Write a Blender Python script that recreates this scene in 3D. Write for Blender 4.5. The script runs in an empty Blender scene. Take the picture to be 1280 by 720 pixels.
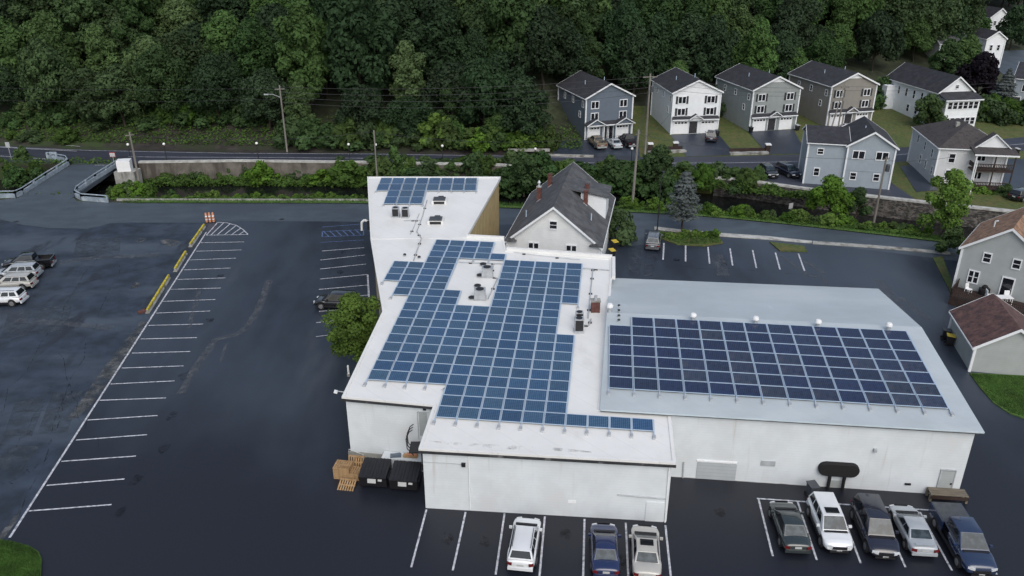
import bpy, bmesh, math, random
from mathutils import Vector, Matrix
rnd = random.Random(7)
S = bpy.context.scene
COL = S.collection

# ------------------------------------------------------------------ camera geometry (drone 37 m up, tilted 24.4 deg down)
F = 1015.0; PITCH = math.radians(24.4); CH = 37.0
CP, SP = math.cos(PITCH), math.sin(PITCH)
def ray(px, py):
    a = (px-640)/F; b = -(py-360)/F
    return (a, CP+b*SP, -SP+b*CP)
def at(px, py, z=0.0):
    d = ray(px, py); t = (z-CH)/d[2]
    return Vector((d[0]*t, d[1]*t, z))
def proj(p):
    z = p[2]-CH; dep = p[1]*CP-z*SP; u = p[1]*SP+z*CP
    return (640+F*p[0]/dep, 360-F*u/dep)
def onplane(px, py, p0, n):
    d = Vector(ray(px, py)); o = Vector((0, 0, CH))
    t = (p0-o).dot(n)/d.dot(n)
    return o+d*t

# ------------------------------------------------------------------ land form
def lerp_curve(pts, x):
    if x <= pts[0][0]: return pts[0][1]
    for (a, b), (c, d) in zip(pts, pts[1:]):
        if x <= c: return b+(d-b)*(x-a)/(c-a)
    return pts[-1][1]
BANK = [(-140, 114), (-65, 113.6), (-57, 112.2), (-21, 112), (0, 109.8), (16, 108.2), (26.5, 106.4), (34.5, 103.9), (46, 99.8), (53, 97), (70, 91), (95, 80), (160, 52)]
WALL = [(-140, 130), (-62, 127.5), (-44, 128.4), (-24, 127.5), (-2.5, 126), (10, 124.2), (20, 124), (35.5, 119.3), (44, 114.6), (56.4, 109.4), (70, 104), (95, 94), (160, 72)]
ROADF = [(-140, 144), (-90, 139.7), (-73, 137), (-46, 134.9), (-25, 134.6), (-2.7, 133.3), (10.7, 132.4), (18.6, 132), (35, 132.5), (50, 134), (70, 139), (94, 146), (160, 170)]
ROADN = [(-140, 131.5), (-62, 128.3), (-44, 129), (-24, 128.2), (-2.5, 126.8), (10, 125), (20, 124.8), (35.5, 124.6), (44, 125), (56, 127), (70, 131), (94, 138), (160, 162)]
def smooth(a, b, x):
    t = min(1, max(0, (x-a)/(b-a))); return t*t*(3-2*t)
def hill_left(d):
    if d < 2: return 0
    if d < 13: return (d-2)*.30
    return 3.3+(d-13)*.42
def hill_right(d):
    if d < 26: return d*.055
    if d < 40: return 1.43+(d-26)*.2
    return 4.23+(d-40)*.36
def hill_far(d):
    if d < 30: return d*.05
    return 1.5+(d-30)*.27
def land(x, y):
    n = lerp_curve(BANK, x); w = lerp_curve(WALL, x)
    if y <= n: return 0.0
    if y <= w:
        return -2.6*smooth(n, n+4.5, y)
    r = lerp_curve(ROADF, x)
    d = y-r
    if d <= 0: return 1.0
    k = smooth(6, 16, x); k2 = smooth(66, 84, x)
    h = hill_left(d)*(1-k)+hill_right(d)*k
    h = h*(1-k2)+hill_far(d)*k2
    if d > 6: h += .35*math.sin(x*.21+1)*math.sin(y*.17)*min(1, (d-6)/10)*(1-k)
    return 1.0+h
def ground(px, py, up=0.0):
    d = ray(px, py); t = 30.0
    while t < 600:
        x, y, z = d[0]*t, d[1]*t, CH+d[2]*t
        if z-up <= land(x, y): break
        t += .25
    lo, hi = t-.25, t
    for _ in range(14):
        m = (lo+hi)/2
        if CH+d[2]*m-up <= land(d[0]*m, d[1]*m): hi = m
        else: lo = m
    return Vector((d[0]*hi, d[1]*hi, land(d[0]*hi, d[1]*hi)))

# ------------------------------------------------------------------ materials
def nd(nt, t, **kw):
    n = nt.nodes.new(t)
    for k, v in kw.items(): setattr(n, k, v)
    return n
def M(name, col, rough=.6, var=.12, ns=1.5, stretch=(1, 1, 1), col2=None, ns2=.4, ramp=(.5, .65), st2=(1, 1, 1), bump=0, bs=25, lap=0, lapdark=.8,
      metal=0, spec=.5, rand=0.0, trans=0.0, vstripe=0, shingle=0, alpha=1, detail=4, col3=None, ns3=8, ramp3=(.6, .7), st3=(1, 1, 1), rot2=0, zone=None, sw=.16):
    m = bpy.data.materials.new(name); m.use_nodes = True
    nt = m.node_tree; L = nt.links.new
    b = nt.nodes['Principled BSDF']
    b.inputs['Roughness'].default_value = rough; b.inputs['Metallic'].default_value = metal
    b.inputs['Specular IOR Level'].default_value = spec
    tc = nd(nt, 'ShaderNodeTexCoord')
    def noise(scale, st, rot=0):
        mp = nd(nt, 'ShaderNodeMapping'); mp.inputs['Scale'].default_value = st; mp.inputs['Rotation'].default_value = (0, 0, rot)
        L(tc.outputs['Object'], mp.inputs[0])
        n = nd(nt, 'ShaderNodeTexNoise'); n.inputs['Scale'].default_value = scale; n.inputs['Detail'].default_value = detail
        n.inputs['Roughness'].default_value = .6
        L(mp.outputs[0], n.inputs['Vector']); return n
    def mix(fac, a, c, mode='MIX'):
        x = nd(nt, 'ShaderNodeMix', data_type='RGBA', blend_type=mode)
        for s, v in ((x.inputs[0], fac), (x.inputs[6], a), (x.inputs[7], c)):
            if hasattr(v, 'links'): L(v, s)
            else: s.default_value = v
        return x.outputs[2]
    def rng(src, a, c):
        r = nd(nt, 'ShaderNodeMapRange', interpolation_type='SMOOTHSTEP'); r.inputs[1].default_value = a; r.inputs[2].default_value = c
        L(src, r.inputs[0]); return r.outputs[0]
    lo = tuple(max(0, v*(1-var)) for v in col)+(1,); hi = tuple(min(1, v*(1+var)) for v in col)+(1,)
    n1 = noise(ns, stretch)
    c = mix(rng(n1.outputs[0], .3, .7), lo, hi)
    if col2 is not None:
        c = mix(rng(noise(ns2, st2, rot2).outputs[0], *ramp), c, tuple(col2)+(1,))
    if col3 is not None:
        c = mix(rng(noise(ns3, st3).outputs[0], *ramp3), c, tuple(col3)+(1,))
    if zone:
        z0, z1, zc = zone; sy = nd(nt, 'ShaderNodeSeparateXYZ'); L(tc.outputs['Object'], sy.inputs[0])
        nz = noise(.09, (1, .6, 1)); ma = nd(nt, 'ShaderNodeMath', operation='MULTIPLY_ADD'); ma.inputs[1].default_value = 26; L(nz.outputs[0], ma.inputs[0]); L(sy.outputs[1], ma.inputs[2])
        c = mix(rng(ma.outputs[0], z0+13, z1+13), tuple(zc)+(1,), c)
    bump_src = None
    if lap or vstripe:
        sx = nd(nt, 'ShaderNodeSeparateXYZ'); L(tc.outputs['Object'], sx.inputs[0])
        dv = nd(nt, 'ShaderNodeMath', operation='DIVIDE'); dv.inputs[1].default_value = lap or vstripe
        if lap: L(sx.outputs[2], dv.inputs[0])
        else:
            ad = nd(nt, 'ShaderNodeMath', operation='ADD'); L(sx.outputs[0], ad.inputs[0]); L(sx.outputs[1], ad.inputs[1]); L(ad.outputs[0], dv.inputs[0])
        fr = nd(nt, 'ShaderNodeMath', operation='FRACT'); L(dv.outputs[0], fr.inputs[0])
        lt = nd(nt, 'ShaderNodeMath', operation='LESS_THAN'); lt.inputs[1].default_value = sw; L(fr.outputs[0], lt.inputs[0])
        c = mix(lt.outputs[0], c, mix(1.0, c, (lapdark, lapdark, lapdark, 1), 'MULTIPLY'))
        bump_src = fr.outputs[0]
    if shingle:
        br = nd(nt, 'ShaderNodeTexBrick'); br.inputs['Scale'].default_value = shingle
        br.inputs['Color1'].default_value = (.75, .75, .75, 1); br.inputs['Color2'].default_value = (1.15, 1.15, 1.15, 1); br.inputs['Mortar'].default_value = (.6, .6, .6, 1)
        br.inputs['Mortar Size'].default_value = .02
        L(tc.outputs['Object'], br.inputs['Vector'])
        c = mix(.7, c, mix(1.0, c, br.outputs[0], 'MULTIPLY'))
    if rand:
        oi = nd(nt, 'ShaderNodeObjectInfo')
        hs = nd(nt, 'ShaderNodeHueSaturation')
        r1 = nd(nt, 'ShaderNodeMapRange'); r1.inputs[3].default_value = 1-rand; r1.inputs[4].default_value = 1+rand; L(oi.outputs['Random'], r1.inputs[0])
        L(r1.outputs[0], hs.inputs['Value'])
        mm = nd(nt, 'ShaderNodeMath', operation='MULTIPLY'); mm.inputs[1].default_value = 7.13; L(oi.outputs['Random'], mm.inputs[0])
        f2 = nd(nt, 'ShaderNodeMath', operation='FRACT'); L(mm.outputs[0], f2.inputs[0])
        r2 = nd(nt, 'ShaderNodeMapRange'); r2.inputs[3].default_value = .5-.06*rand; r2.inputs[4].default_value = .5+.03*rand; L(f2.outputs[0], r2.inputs[0])
        L(r2.outputs[0], hs.inputs['Hue'])
        r3 = nd(nt, 'ShaderNodeMapRange'); r3.inputs[3].default_value = 1-.6*rand; r3.inputs[4].default_value = 1+.3*rand; L(f2.outputs[0], r3.inputs[0])
        L(r3.outputs[0], hs.inputs['Saturation'])
        L(c, hs.inputs['Color']); c = hs.outputs[0]
    L(c, b.inputs['Base Color'])
    if bump:
        bp = nd(nt, 'ShaderNodeBump'); bp.inputs['Strength'].default_value = bump; bp.inputs['Distance'].default_value = .03
        L(bump_src if bump_src is not None else noise(bs, (1, 1, 1)).outputs[0], bp.inputs['Height']); L(bp.outputs[0], b.inputs['Normal'])
    if trans:
        tr = nd(nt, 'ShaderNodeBsdfTranslucent'); L(c, tr.inputs[0])
        ms = nd(nt, 'ShaderNodeMixShader'); ms.inputs[0].default_value = trans
        L(b.outputs[0], ms.inputs[1]); L(tr.outputs[0], ms.inputs[2]); L(ms.outputs[0], nt.nodes['Material Output'].inputs[0])
    return m

MT = {}
def mk(key, *a, **k):
    MT[key] = M(key, *a, **k); return MT[key]
mk('asphalt', (.0205, .0275, .0425), .46, .3, .35, (1, .35, 1), col2=(.041, .053, .073), ns2=.055, ramp=(.40, .62), st2=(1, .3, 1), col3=(.066, .076, .092), ns3=.13, ramp3=(.58, .80), st3=(1, .2, 1), bump=.15, bs=60, zone=(46, 66, (.0088, .0105, .0180)))  # col2 and col3: pale streaks, with wet sheen painted into the colour
mk('asphalt_front', (.0075, .0090, .0160), .55, .25, .5, bump=.15, bs=60, col2=(.0098, .0108, .0165), ns2=.2)
mk('asphalt_old', (.0225, .0330, .0520), .58, .4, .5, col2=(.060, .079, .105), ns2=.10, ramp=(.44, .68), st2=(.5, 1.2, 1), col3=(.016, .020, .030), ns3=.3, ramp3=(.54, .68), st3=(1, .3, 1), bump=.25, bs=50)
mk('asphalt_patch', (.105, .11, .112), .7, .35, 1.2, col2=(.05, .054, .06), ns2=.8, ramp=(.45, .6))
mk('street', (.060, .078, .098), .5, .15, .3, (1, 2, 1), col2=(.050, .064, .082), ns2=.15, st2=(.4, 1.5, 1), bump=.12, bs=50)
mk('road', (.037, .042, .060), .55, .15, .4, (.3, 2, 1), col2=(.028, .03, .04), ns2=.2, st2=(.3, 1.5, 1))
mk('paint', (.50, .51, .55), .6, .3, 4, col2=(.22, .23, .26), ns2=3, ramp=(.52, .68))
mk('paint_blue', (.10, .15, .30), .6, .3, 4)
mk('crack_line', (.115, .125, .14), .6, .3, 2)
mk('seam', (.006, .0065, .008), .7, .3, 2); mk('old_patch', (.050, .064, .084), .7, .3, 1.5); mk('oil', (.005, .005, .006), .35, .3, 2)
mk('grass_lawn', (.066, .088, .020), .9, .3, 2, col2=(.105, .095, .030), ns2=.5, ramp=(.45, .7), bump=.6, bs=12)
mk('grass_bright', (.060, .122, .022), .9, .3, 2, col2=(.095, .15, .028), ns2=.7, ramp=(.45, .7), bump=.6, bs=12)
mk('grass_blade', (.062, .140, .024), .8, .35, .6, rand=.15, trans=.3)
mk('dirt', (.030, .025, .022), .9, .45, .6, col2=(.022, .028, .012), ns2=.25, ramp=(.48, .58), bump=.6, bs=4)
mk('forest_floor', (.030, .038, .018), .95, .4, .5, bump=.5, bs=3)
mk('bank_soil', (.03, .03, .02), .9, .3, .6, col2=(.03, .05, .012), ns2=.4, ramp=(.45, .6), bump=.5, bs=4)
mk('water', (.008, .009, .009), .12, .2, .4, bump=.15, bs=3)
mk('concrete', (.32, .32, .30), .85, .18, 1.2, col2=(.13, .12, .10), ns2=.8, ramp=(.48, .7), st2=(1, 1, .25), bump=.2)
mk('concrete_tan', (.135, .122, .105), .9, .25, .8, col2=(.07, .06, .05), ns2=.7, ramp=(.45, .65), st2=(1, 1, .2), bump=.3)
mk('stone', (.12, .11, .10), .9, .4, 1.4, col2=(.035, .033, .03), ns2=1.8, ramp=(.45, .55), st2=(1, 1, 2), bump=.8, bs=3)
mk('white_paint', (.78, .79, .80), .55, .04, 2)
mk('roof_white', (.715, .715, .70), .5, .04, .3, col2=(.63, .625, .60), ns2=.45, ramp=(.54, .8), st2=(1, .5, 1), col3=(.48, .465, .43), ns3=1.3, ramp3=(.70, .84), vstripe=2.4, sw=.025, lapdark=.90)
mk('stain', (.42, .41, .40), .8, .3, 3, col2=(.2, .2, .19), ns2=2.5, ramp=(.45, .62), st2=(.6, 1.8, 1))
mk('brick_white', (.635, .675, .70), .7, .05, .6, col2=(.60, .62, .635), ns2=.35, ramp=(.45, .7), lap=.22, lapdark=.955, bump=.12, col3=(.50, .49, .47), ns3=.9, ramp3=(.58, .8), st3=(2, 2, .14))
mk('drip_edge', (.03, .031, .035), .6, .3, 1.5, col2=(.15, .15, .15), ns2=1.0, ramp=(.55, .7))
mk('panel_yellow', (.52, .40, .20), .6, .12, .8, vstripe=.9, lapdark=.5, bump=.4)
mk('tan_wall', (.42, .36, .25), .7, .12, .8, lap=.25, lapdark=.9)
mk('metal_roof', (.425, .475, .505), .42, .06, .25, col2=(.49, .54, .565), ns2=.18, ramp=(.45, .7), st2=(.4, 1.2, 1), spec=.5, vstripe=.9, sw=.05, lapdark=.94, col3=(.52, .585, .63), ns3=.5, ramp3=(.66, .78), st3=(1, .35, 1))
mk('metal_trim', (.50, .58, .62), .45, .05, 1)
mk('glass_cell', (.026, .058, .108), .22, .10, 3, rand=.14, spec=.6, lap=0, vstripe=0)
mk('glass_cell_navy', (.0135, .0215, .050), .22, .15, 3, rand=.14, spec=.6)
mk('glass_cell_grey', (.021, .029, .053), .26, .2, 3, rand=.16, spec=.55, col2=(.032, .037, .056), ns2=1.5)
mk('alu', (.40, .50, .62), .4, .05, 2, metal=.0)
mk('alu_dull', (.38, .40, .42), .5, .15, 2)
mk('shingle_dark', (.028, .029, .036), .85, .25, 1.2, shingle=2.2, col2=(.04, .04, .048), ns2=.6)
mk('shingle_grey', (.080, .082, .090), .85, .25, 1.0, shingle=2.2, col2=(.11, .112, .118), ns2=.5)
mk('shingle_brown', (.29, .17, .108), .85, .3, 1.5, shingle=2.2, col2=(.14, .085, .065), ns2=2)
mk('shingle_plum', (.120, .064, .058), .85, .3, 1.5, shingle=2.2, col2=(.06, .038, .04), ns2=2)
mk('shingle_worn', (.065, .057, .056), .85, .35, 1.2, shingle=2.2, col2=(.035, .032, .034), ns2=1.2)
mk('sid_blue', (.115, .145, .185), .6, .05, 1, lap=.2, lapdark=.86, bump=.2)
mk('sid_white', (.74, .765, .79), .6, .04, 1, lap=.2, lapdark=.93, bump=.2)
mk('sid_sage', (.26, .285, .285), .6, .05, 1, lap=.2, lapdark=.88, bump=.2)
mk('sid_taupe', (.24, .225, .205), .6, .05, 1, lap=.2, lapdark=.88, bump=.2)
mk('sid_lightblue', (.29, .335, .38), .6, .05, 1, lap=.2, lapdark=.9, bump=.2)
mk('sid_mauve', (.54, .55, .57), .6, .05, 1, lap=.2, lapdark=.93, bump=.2)
mk('sid_grey', (.35, .375, .375), .6, .05, 1, lap=.2, lapdark=.92, bump=.2)
mk('sid_cream', (.70, .71, .705), .6, .05, 1, lap=.2, lapdark=.92, bump=.2)
mk('rib_door', (.40, .43, .45), .6, .04, 1, lap=.3, lapdark=.86, bump=.2)
mk('trim', (.72, .74, .76), .5, .04, 1)
mk('win_glass', (.012, .014, .018), .1, .3, 1.5, spec=.6)
mk('shutter', (.03, .032, .036), .6, .1, 2)
mk('door_dark', (.03, .03, .035), .5, .2, 2)
mk('brick_red', (.115, .045, .037), .85, .3, 3, lap=.09, lapdark=.7)
mk('wood_dark', (.032, .018, .014), .7, .3, 2)
mk('wood_pallet', (.36, .23, .115), .8, .25, 4, col2=(.26, .155, .07), ns2=2)
mk('wood_pole', (.20, .185, .165), .9, .25, 2, stretch=(1, 1, .1))
mk('wood_dock', (.15, .13, .10), .9, .3, 3, stretch=(.3, 2, 2))
mk('black_plastic', (.012, .012, .015), .45, .2, 3)
mk('black_cloth', (.007, .007, .008), .85, .2, 3)
mk('grey_plastic', (.06, .066, .075), .5, .2, 3)
mk('yellow_plastic', (.55, .42, .06), .5, .15, 3)
mk('yellow_paint', (.52, .42, .03), .6, .3, 3, col2=(.25, .22, .08), ns2=2, ramp=(.55, .65))
mk('orange', (.50, .22, .12), .6, .15, 3)
mk('red', (.30, .015, .02), .5, .15, 3)
mk('iron', (.02, .021, .023), .5, .2, 3)
mk('galv', (.42, .44, .46), .4, .15, 3, metal=.3)
mk('rail_blue', (.24, .29, .34), .55, .2, 1.5, col2=(.36, .41, .46), ns2=1)
mk('globe', (.80, .80, .78), .25, .02, 1)
mk('wire', (.03, .03, .035), .6, .1, 1)
mk('tyre', (.012, .012, .013), .8, .1, 3)
mk('rim', (.28, .29, .30), .35, .1, 3, metal=.6)
mk('car_glass', (.010, .013, .017), .08, .2, 1, spec=.7)
mk('car_glass_pale', (.020, .034, .044), .06, .5, 2.5, spec=.5, col2=(.045, .06, .07), ns2=2.6, ramp=(.50, .66))  # pale patches paint the sky reflection into the glass colour
mk('lamp_clear', (.6, .62, .64), .2, .05, 1)
mk('lamp_red', (.13, .010, .012), .25, .05, 1)
mk('coping', (.42, .42, .40), .85, .2, 1.2, col2=(.25, .24, .22), ns2=.9, ramp=(.5, .7))
mk('plate', (.45, .46, .46), .5, .05, 1)
for n, c in dict(white=(.68, .70, .72), navy=(.010, .012, .026), blue=(.008, .018, .075), beige=(.42, .41, .38), green=(.020, .030, .032), black=(.008, .008, .010),
                 silver=(.36, .39, .42), steel=(.10, .105, .115), truckblue=(.014, .028, .075), tan=(.20, .165, .12), plum=(.015, .010, .016), pearl=(.42, .46, .48)).items():
    mk('paint_car_'+n, c, .22, .04, .8, spec=.6); cb_ = MT['paint_car_'+n].node_tree.nodes['Principled BSDF']; cb_.inputs['Coat Weight'].default_value = .9; cb_.inputs['Coat Roughness'].default_value = .04
mk('bark', (.045, .036, .028), .95, .3, 3, stretch=(1, 1, .2))
def leaf(k, c, r=.3): mk(k, c, .75, .30, .35, rand=r*.7, trans=.35, spec=.15)
leaf('leaf_dark', (.037, .070, .032)); leaf('leaf_mid', (.054, .100, .036)); leaf('leaf_light', (.080, .142, .046)); leaf('leaf_bright', (.115, .21, .036), .2)
leaf('leaf_willow', (.110, .190, .034), .15); leaf('leaf_spruce', (.120, .140, .138), .12); leaf('leaf_plum', (.014, .010, .016), .15); leaf('leaf_shrub', (.070, .130, .028), .3)

def worn(m, scale, a, c, st=(1, 1, 1)):
    """a film with holes: the surface below shows through where the noise is low"""
    nt = m.node_tree; L = nt.links.new; out = nt.nodes['Material Output']; src = out.inputs[0].links[0].from_socket
    tc = nd(nt, 'ShaderNodeTexCoord'); mp = nd(nt, 'ShaderNodeMapping'); mp.inputs['Scale'].default_value = st; L(tc.outputs['Object'], mp.inputs[0])
    n = nd(nt, 'ShaderNodeTexNoise'); n.inputs['Scale'].default_value = scale; n.inputs['Detail'].default_value = 6; n.inputs['Roughness'].default_value = .65; L(mp.outputs[0], n.inputs['Vector'])
    r = nd(nt, 'ShaderNodeMapRange'); r.inputs[1].default_value = a; r.inputs[2].default_value = c; L(n.outputs[0], r.inputs[0])
    t = nd(nt, 'ShaderNodeBsdfTransparent'); x = nd(nt, 'ShaderNodeMixShader'); L(r.outputs[0], x.inputs[0]); L(t.outputs[0], x.inputs[1]); L(src, x.inputs[2]); L(x.outputs[0], out.inputs[0])
worn(MT['crack_line'], 1.3, .36, .90, (1, .6, 1)); worn(MT['seam'], 1.2, .46, .62); worn(MT['old_patch'], .7, .38, .72); worn(MT['oil'], 1.5, .42, .75); worn(MT['stain'], .9, .45, .75); worn(MT['paint'], 2.5, .22, .42); worn(MT['paint_blue'], 2, .2, .45); worn(MT['asphalt_patch'], .9, .36, .62)
# ------------------------------------------------------------------ mesh builder
class MB:
    def __init__(s): s.v = []; s.f = []; s.smooth = False
    def add(s, vs, fs):
        o = len(s.v); s.v += [tuple(v) for v in vs]; s.f += [tuple(i+o for i in f) for f in fs]; return s
    def box(s, c, d, rz=0, rx=0, ry=0):
        m = Matrix.Translation(c) @ Matrix.Rotation(rz, 4, 'Z') @ Matrix.Rotation(ry, 4, 'Y') @ Matrix.Rotation(rx, 4, 'X')
        x, y, z = d[0]/2, d[1]/2, d[2]/2
        vs = [m @ Vector(p) for p in ((-x, -y, -z), (x, -y, -z), (x, y, -z), (-x, y, -z), (-x, -y, z), (x, -y, z), (x, y, z), (-x, y, z))]
        return s.add(vs, ((0, 3, 2, 1), (4, 5, 6, 7), (0, 1, 5, 4), (1, 2, 6, 5), (2, 3, 7, 6), (3, 0, 4, 7)))
    def b2(s, a, b): return s.box(((a[0]+b[0])/2, (a[1]+b[1])/2, (a[2]+b[2])/2), (abs(b[0]-a[0]), abs(b[1]-a[1]), abs(b[2]-a[2])))
    def tube(s, p, q, r, r2=None, n=8):
        p, q = Vector(p), Vector(q); r2 = r if r2 is None else r2
        ax = (q-p).normalized(); u = ax.orthogonal().normalized(); w = ax.cross(u)
        vs = []
        for c, rr in ((p, r), (q, r2)):
            for i in range(n):
                a = 2*math.pi*i/n; vs.append(c+(u*math.cos(a)+w*math.sin(a))*rr)
        fs = [(i, (i+1) % n, n+(i+1) % n, n+i) for i in range(n)]+[tuple(range(n-1, -1, -1)), tuple(range(n, 2*n))]
        return s.add(vs, fs)
    def path(s, pts, r, n=6):
        for a, b in zip(pts, pts[1:]): s.tube(a, b, r, n=n)
        return s
    def lathe(s, prof, c=(0, 0, 0), n=12):
        vs = []
        for r, z in prof:
            for i in range(n):
                a = 2*math.pi*i/n; vs.append((c[0]+r*math.cos(a), c[1]+r*math.sin(a), c[2]+z))
        fs = []
        for k in range(len(prof)-1):
            for i in range(n):
                fs.append((k*n+i, k*n+(i+1) % n, (k+1)*n+(i+1) % n, (k+1)*n+i))
        fs += [tuple(range(n-1, -1, -1)), tuple(range((len(prof)-1)*n, len(prof)*n))]
        return s.add(vs, fs)
    def prism(s, poly, z0, z1):
        n = len(poly)
        g = (lambda v, p: v(p) if callable(v) else v)
        vs = [(p[0], p[1], g(z0, p)) for p in poly]+[(p[0], p[1], g(z1, p)) for p in poly]
        fs = [(i, (i+1) % n, n+(i+1) % n, n+i) for i in range(n)]+[tuple(range(n-1, -1, -1)), tuple(range(n, 2*n))]
        return s.add(vs, fs)
    def sphere(s, c, r, n=10, m=7, sz=1):
        prof = [(max(1e-3, r*math.sin(math.pi*k/m)), -r*sz*math.cos(math.pi*k/m)) for k in range(m+1)]
        return s.lathe(prof, c, n)
    def build(s, name, mat, parent=None, smooth=None, loc=None, mats=None, midx=None):
        me = bpy.data.meshes.new(name); me.from_pydata(s.v, [], s.f)
        me.materials.append(MT[mat] if isinstance(mat, str) else mat)
        if mats:
            for x in mats: me.materials.append(MT[x])
        if midx: me.polygons.foreach_set('material_index', midx)
        me.validate()
        if smooth:
            me.polygons.foreach_set('use_smooth', [True]*len(me.polygons)); me.set_sharp_from_angle(angle=math.radians(smooth))
        me.update()
        o = bpy.data.objects.new(name, me); COL.objects.link(o)
        if parent is not None: o.parent = parent
        if loc is not None: o.location = loc
        return o

def tag(o, label, cat, group=None, kind=None):
    if label: o['label'] = label
    if cat: o['category'] = cat
    if group: o['group'] = group
    if kind: o['kind'] = kind
    return o
def struct(o): o['kind'] = 'structure'; return o
def thing(name, label, cat, loc, rz=0, group=None):
    o = bpy.data.objects.new(name, None); COL.objects.link(o); o.location = loc; o.rotation_euler = (0, 0, rz); o.empty_display_size = .3
    return tag(o, label, cat, group)
KIDS = {}
def kids(o): return [c for c in bpy.data.objects if c.parent == o]
def dup(root, loc, rz=0, label=None, scale=None, cache={}):
    if root.name not in cache:
        cache[root.name] = [(c, kids(c)) for c in kids(root)]
    r = root.copy(); COL.objects.link(r); r.location = loc; r.rotation_euler = (0, 0, rz)
    if scale is not None: r.scale = scale if hasattr(scale, '__len__') else (scale,)*3
    if label: r['label'] = label
    for c, gs in cache[root.name]:
        d = c.copy(); COL.objects.link(d); d.parent = r
        for g in gs:
            e = g.copy(); COL.objects.link(e); e.parent = d
    return r
ONES = 'zeroth first second third fourth fifth sixth seventh eighth ninth tenth eleventh twelfth thirteenth fourteenth fifteenth sixteenth seventeenth eighteenth nineteenth twentieth'.split()
TENS = {2: 'twenty', 3: 'thirty', 4: 'forty', 5: 'fifty', 6: 'sixty'}
def ordw(n):
    if n <= 20: return ONES[n]
    t, u = divmod(n, 10)
    return (TENS[t][:-1]+'ieth') if u == 0 else TENS[t]+'-'+ONES[u]

# ------------------------------------------------------------------ ground, water, roads
def build_ground():
    xs = [-420, -300, -220, -180, -150]+list(range(-140, 141, 3))+[150, 180, 220, 300, 420]
    v, f, mi = [], [], []
    rows = None
    for x in xs:
        n = lerp_curve(BANK, x); w = lerp_curve(WALL, x); r = lerp_curve(ROADF, x)
        ys = [-200, -60, 0, 20, 35, 50, 65, 80, min(88, n-3), n-1.2, n, n+.7, n+1.5, n+2.5, n+3.5, n+4.5, (n+w)/2+2, w-.02, w+.02, (w+r)/2, r-.02]+[r+d for d in (1, 2, 4, 6, 8, 10, 13, 16, 19, 22, 26, 30, 34, 40, 46, 52, 60, 70, 80, 95, 110, 140, 180, 240, 330)]
        v += [(x, y, land(x, y)) for y in ys]; rows = len(ys)
    for i in range(len(xs)-1):
        for j in range(rows-1):
            f.append((i*rows+j, (i+1)*rows+j, (i+1)*rows+j+1, i*rows+j+1))
            x = (xs[i]+xs[i+1])/2; y = (v[i*rows+j][1]+v[(i+1)*rows+j+1][1])/2; d = y-lerp_curve(ROADF, x)
            if y < lerp_curve(WALL, x)-.1: k = 1
            elif x > 14:
                k = 2 if d < 30 else 3
            else:
                k = (1 if (x < -69 and d < 13) else 0) if d < (13 if x < -40 else 5) else 3
            mi.append(k)
    b = MB(); b.v = v; b.f = f
    struct(b.build('ground', 'dirt', mats=['bank_soil', 'grass_lawn', 'forest_floor'], midx=mi))
build_ground()
w = MB()
xs = list(range(-140, 141, 5))
for x in xs: w.v += [(x, lerp_curve(BANK, x)+2.6, -1.75), (x, lerp_curve(WALL, x)+.5, -1.75)]
w.f = [(2*i, 2*i+2, 2*i+3, 2*i+1) for i in range(len(xs)-1)]
struct(w.build('river_water', 'water'))

def sheet(name, pix, mat, z=.004, world=False):
    pts = [(p[0], p[1]) for p in pix] if world else [at(p[0], p[1], z)[:2] for p in pix]
    b = MB(); b.add([(p[0], p[1], z) for p in pts], [tuple(range(len(pts)))])
    o = b.build(name, mat)
    if o.data.polygons[0].normal.z < 0: o.data.flip_normals()
    return struct(o)
def strip(name, A, B, mat, lift=.05, n=12, m=4, px=True):
    A = [ground(*p) if px else Vector((p[0], p[1], 0)) for p in A]; B = [ground(*p) if px else Vector((p[0], p[1], 0)) for p in B]
    def samp(P, t):
        t *= len(P)-1; i = min(int(t), len(P)-2); return P[i].lerp(P[i+1], t-i)
    b = MB()
    for i in range(n+1):
        a, c = samp(A, i/n), samp(B, i/n)
        for j in range(m+1):
            p = a.lerp(c, j/m); b.v.append((p.x, p.y, land(p.x, p.y)+lift))
    b.f = [(i*(m+1)+j, (i+1)*(m+1)+j, (i+1)*(m+1)+j+1, i*(m+1)+j+1) for i in range(n) for j in range(m)]
    o = b.build(name, mat)
    if o.data.polygons[0].normal.z < 0: o.data.flip_normals()
    return struct(o)

# lot: one sheet over the flat ground up to the street
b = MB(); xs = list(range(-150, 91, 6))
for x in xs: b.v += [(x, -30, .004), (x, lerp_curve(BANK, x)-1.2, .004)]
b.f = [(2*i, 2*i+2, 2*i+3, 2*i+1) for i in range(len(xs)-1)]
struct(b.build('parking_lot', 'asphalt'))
sheet('old_pavement', [(-420, 300), (-100, 292), (0, 274), (28, 281), (60, 285), (110, 286), (140, 279), (200, 277), (262, 277), (258, 288), (12, 672), (-10, 720), (-60, 800), (-700, 800)], 'asphalt_old', .008)
b = MB()
for x in xs:
    n = lerp_curve(BANK, x); wd = 8.2 if x < -40 else (7.6 if x < 0 else 6.6)
    b.v += [(x, n-1.2-wd, .016), (x, n-1.2, .016)]
b.f = [(2*i, 2*i+2, 2*i+3, 2*i+1) for i in range(len(xs)-1)]
struct(b.build('lower_street', 'street'))
sheet('street_mouth', [(-300, 255), (0, 250), (26, 247), (92, 247), (98, 254), (140, 257), (330, 258), (262, 277), (200, 277), (140, 279), (110, 286), (60, 285), (28, 281), (0, 274), (-300, 290)], 'street', .020)
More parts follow.
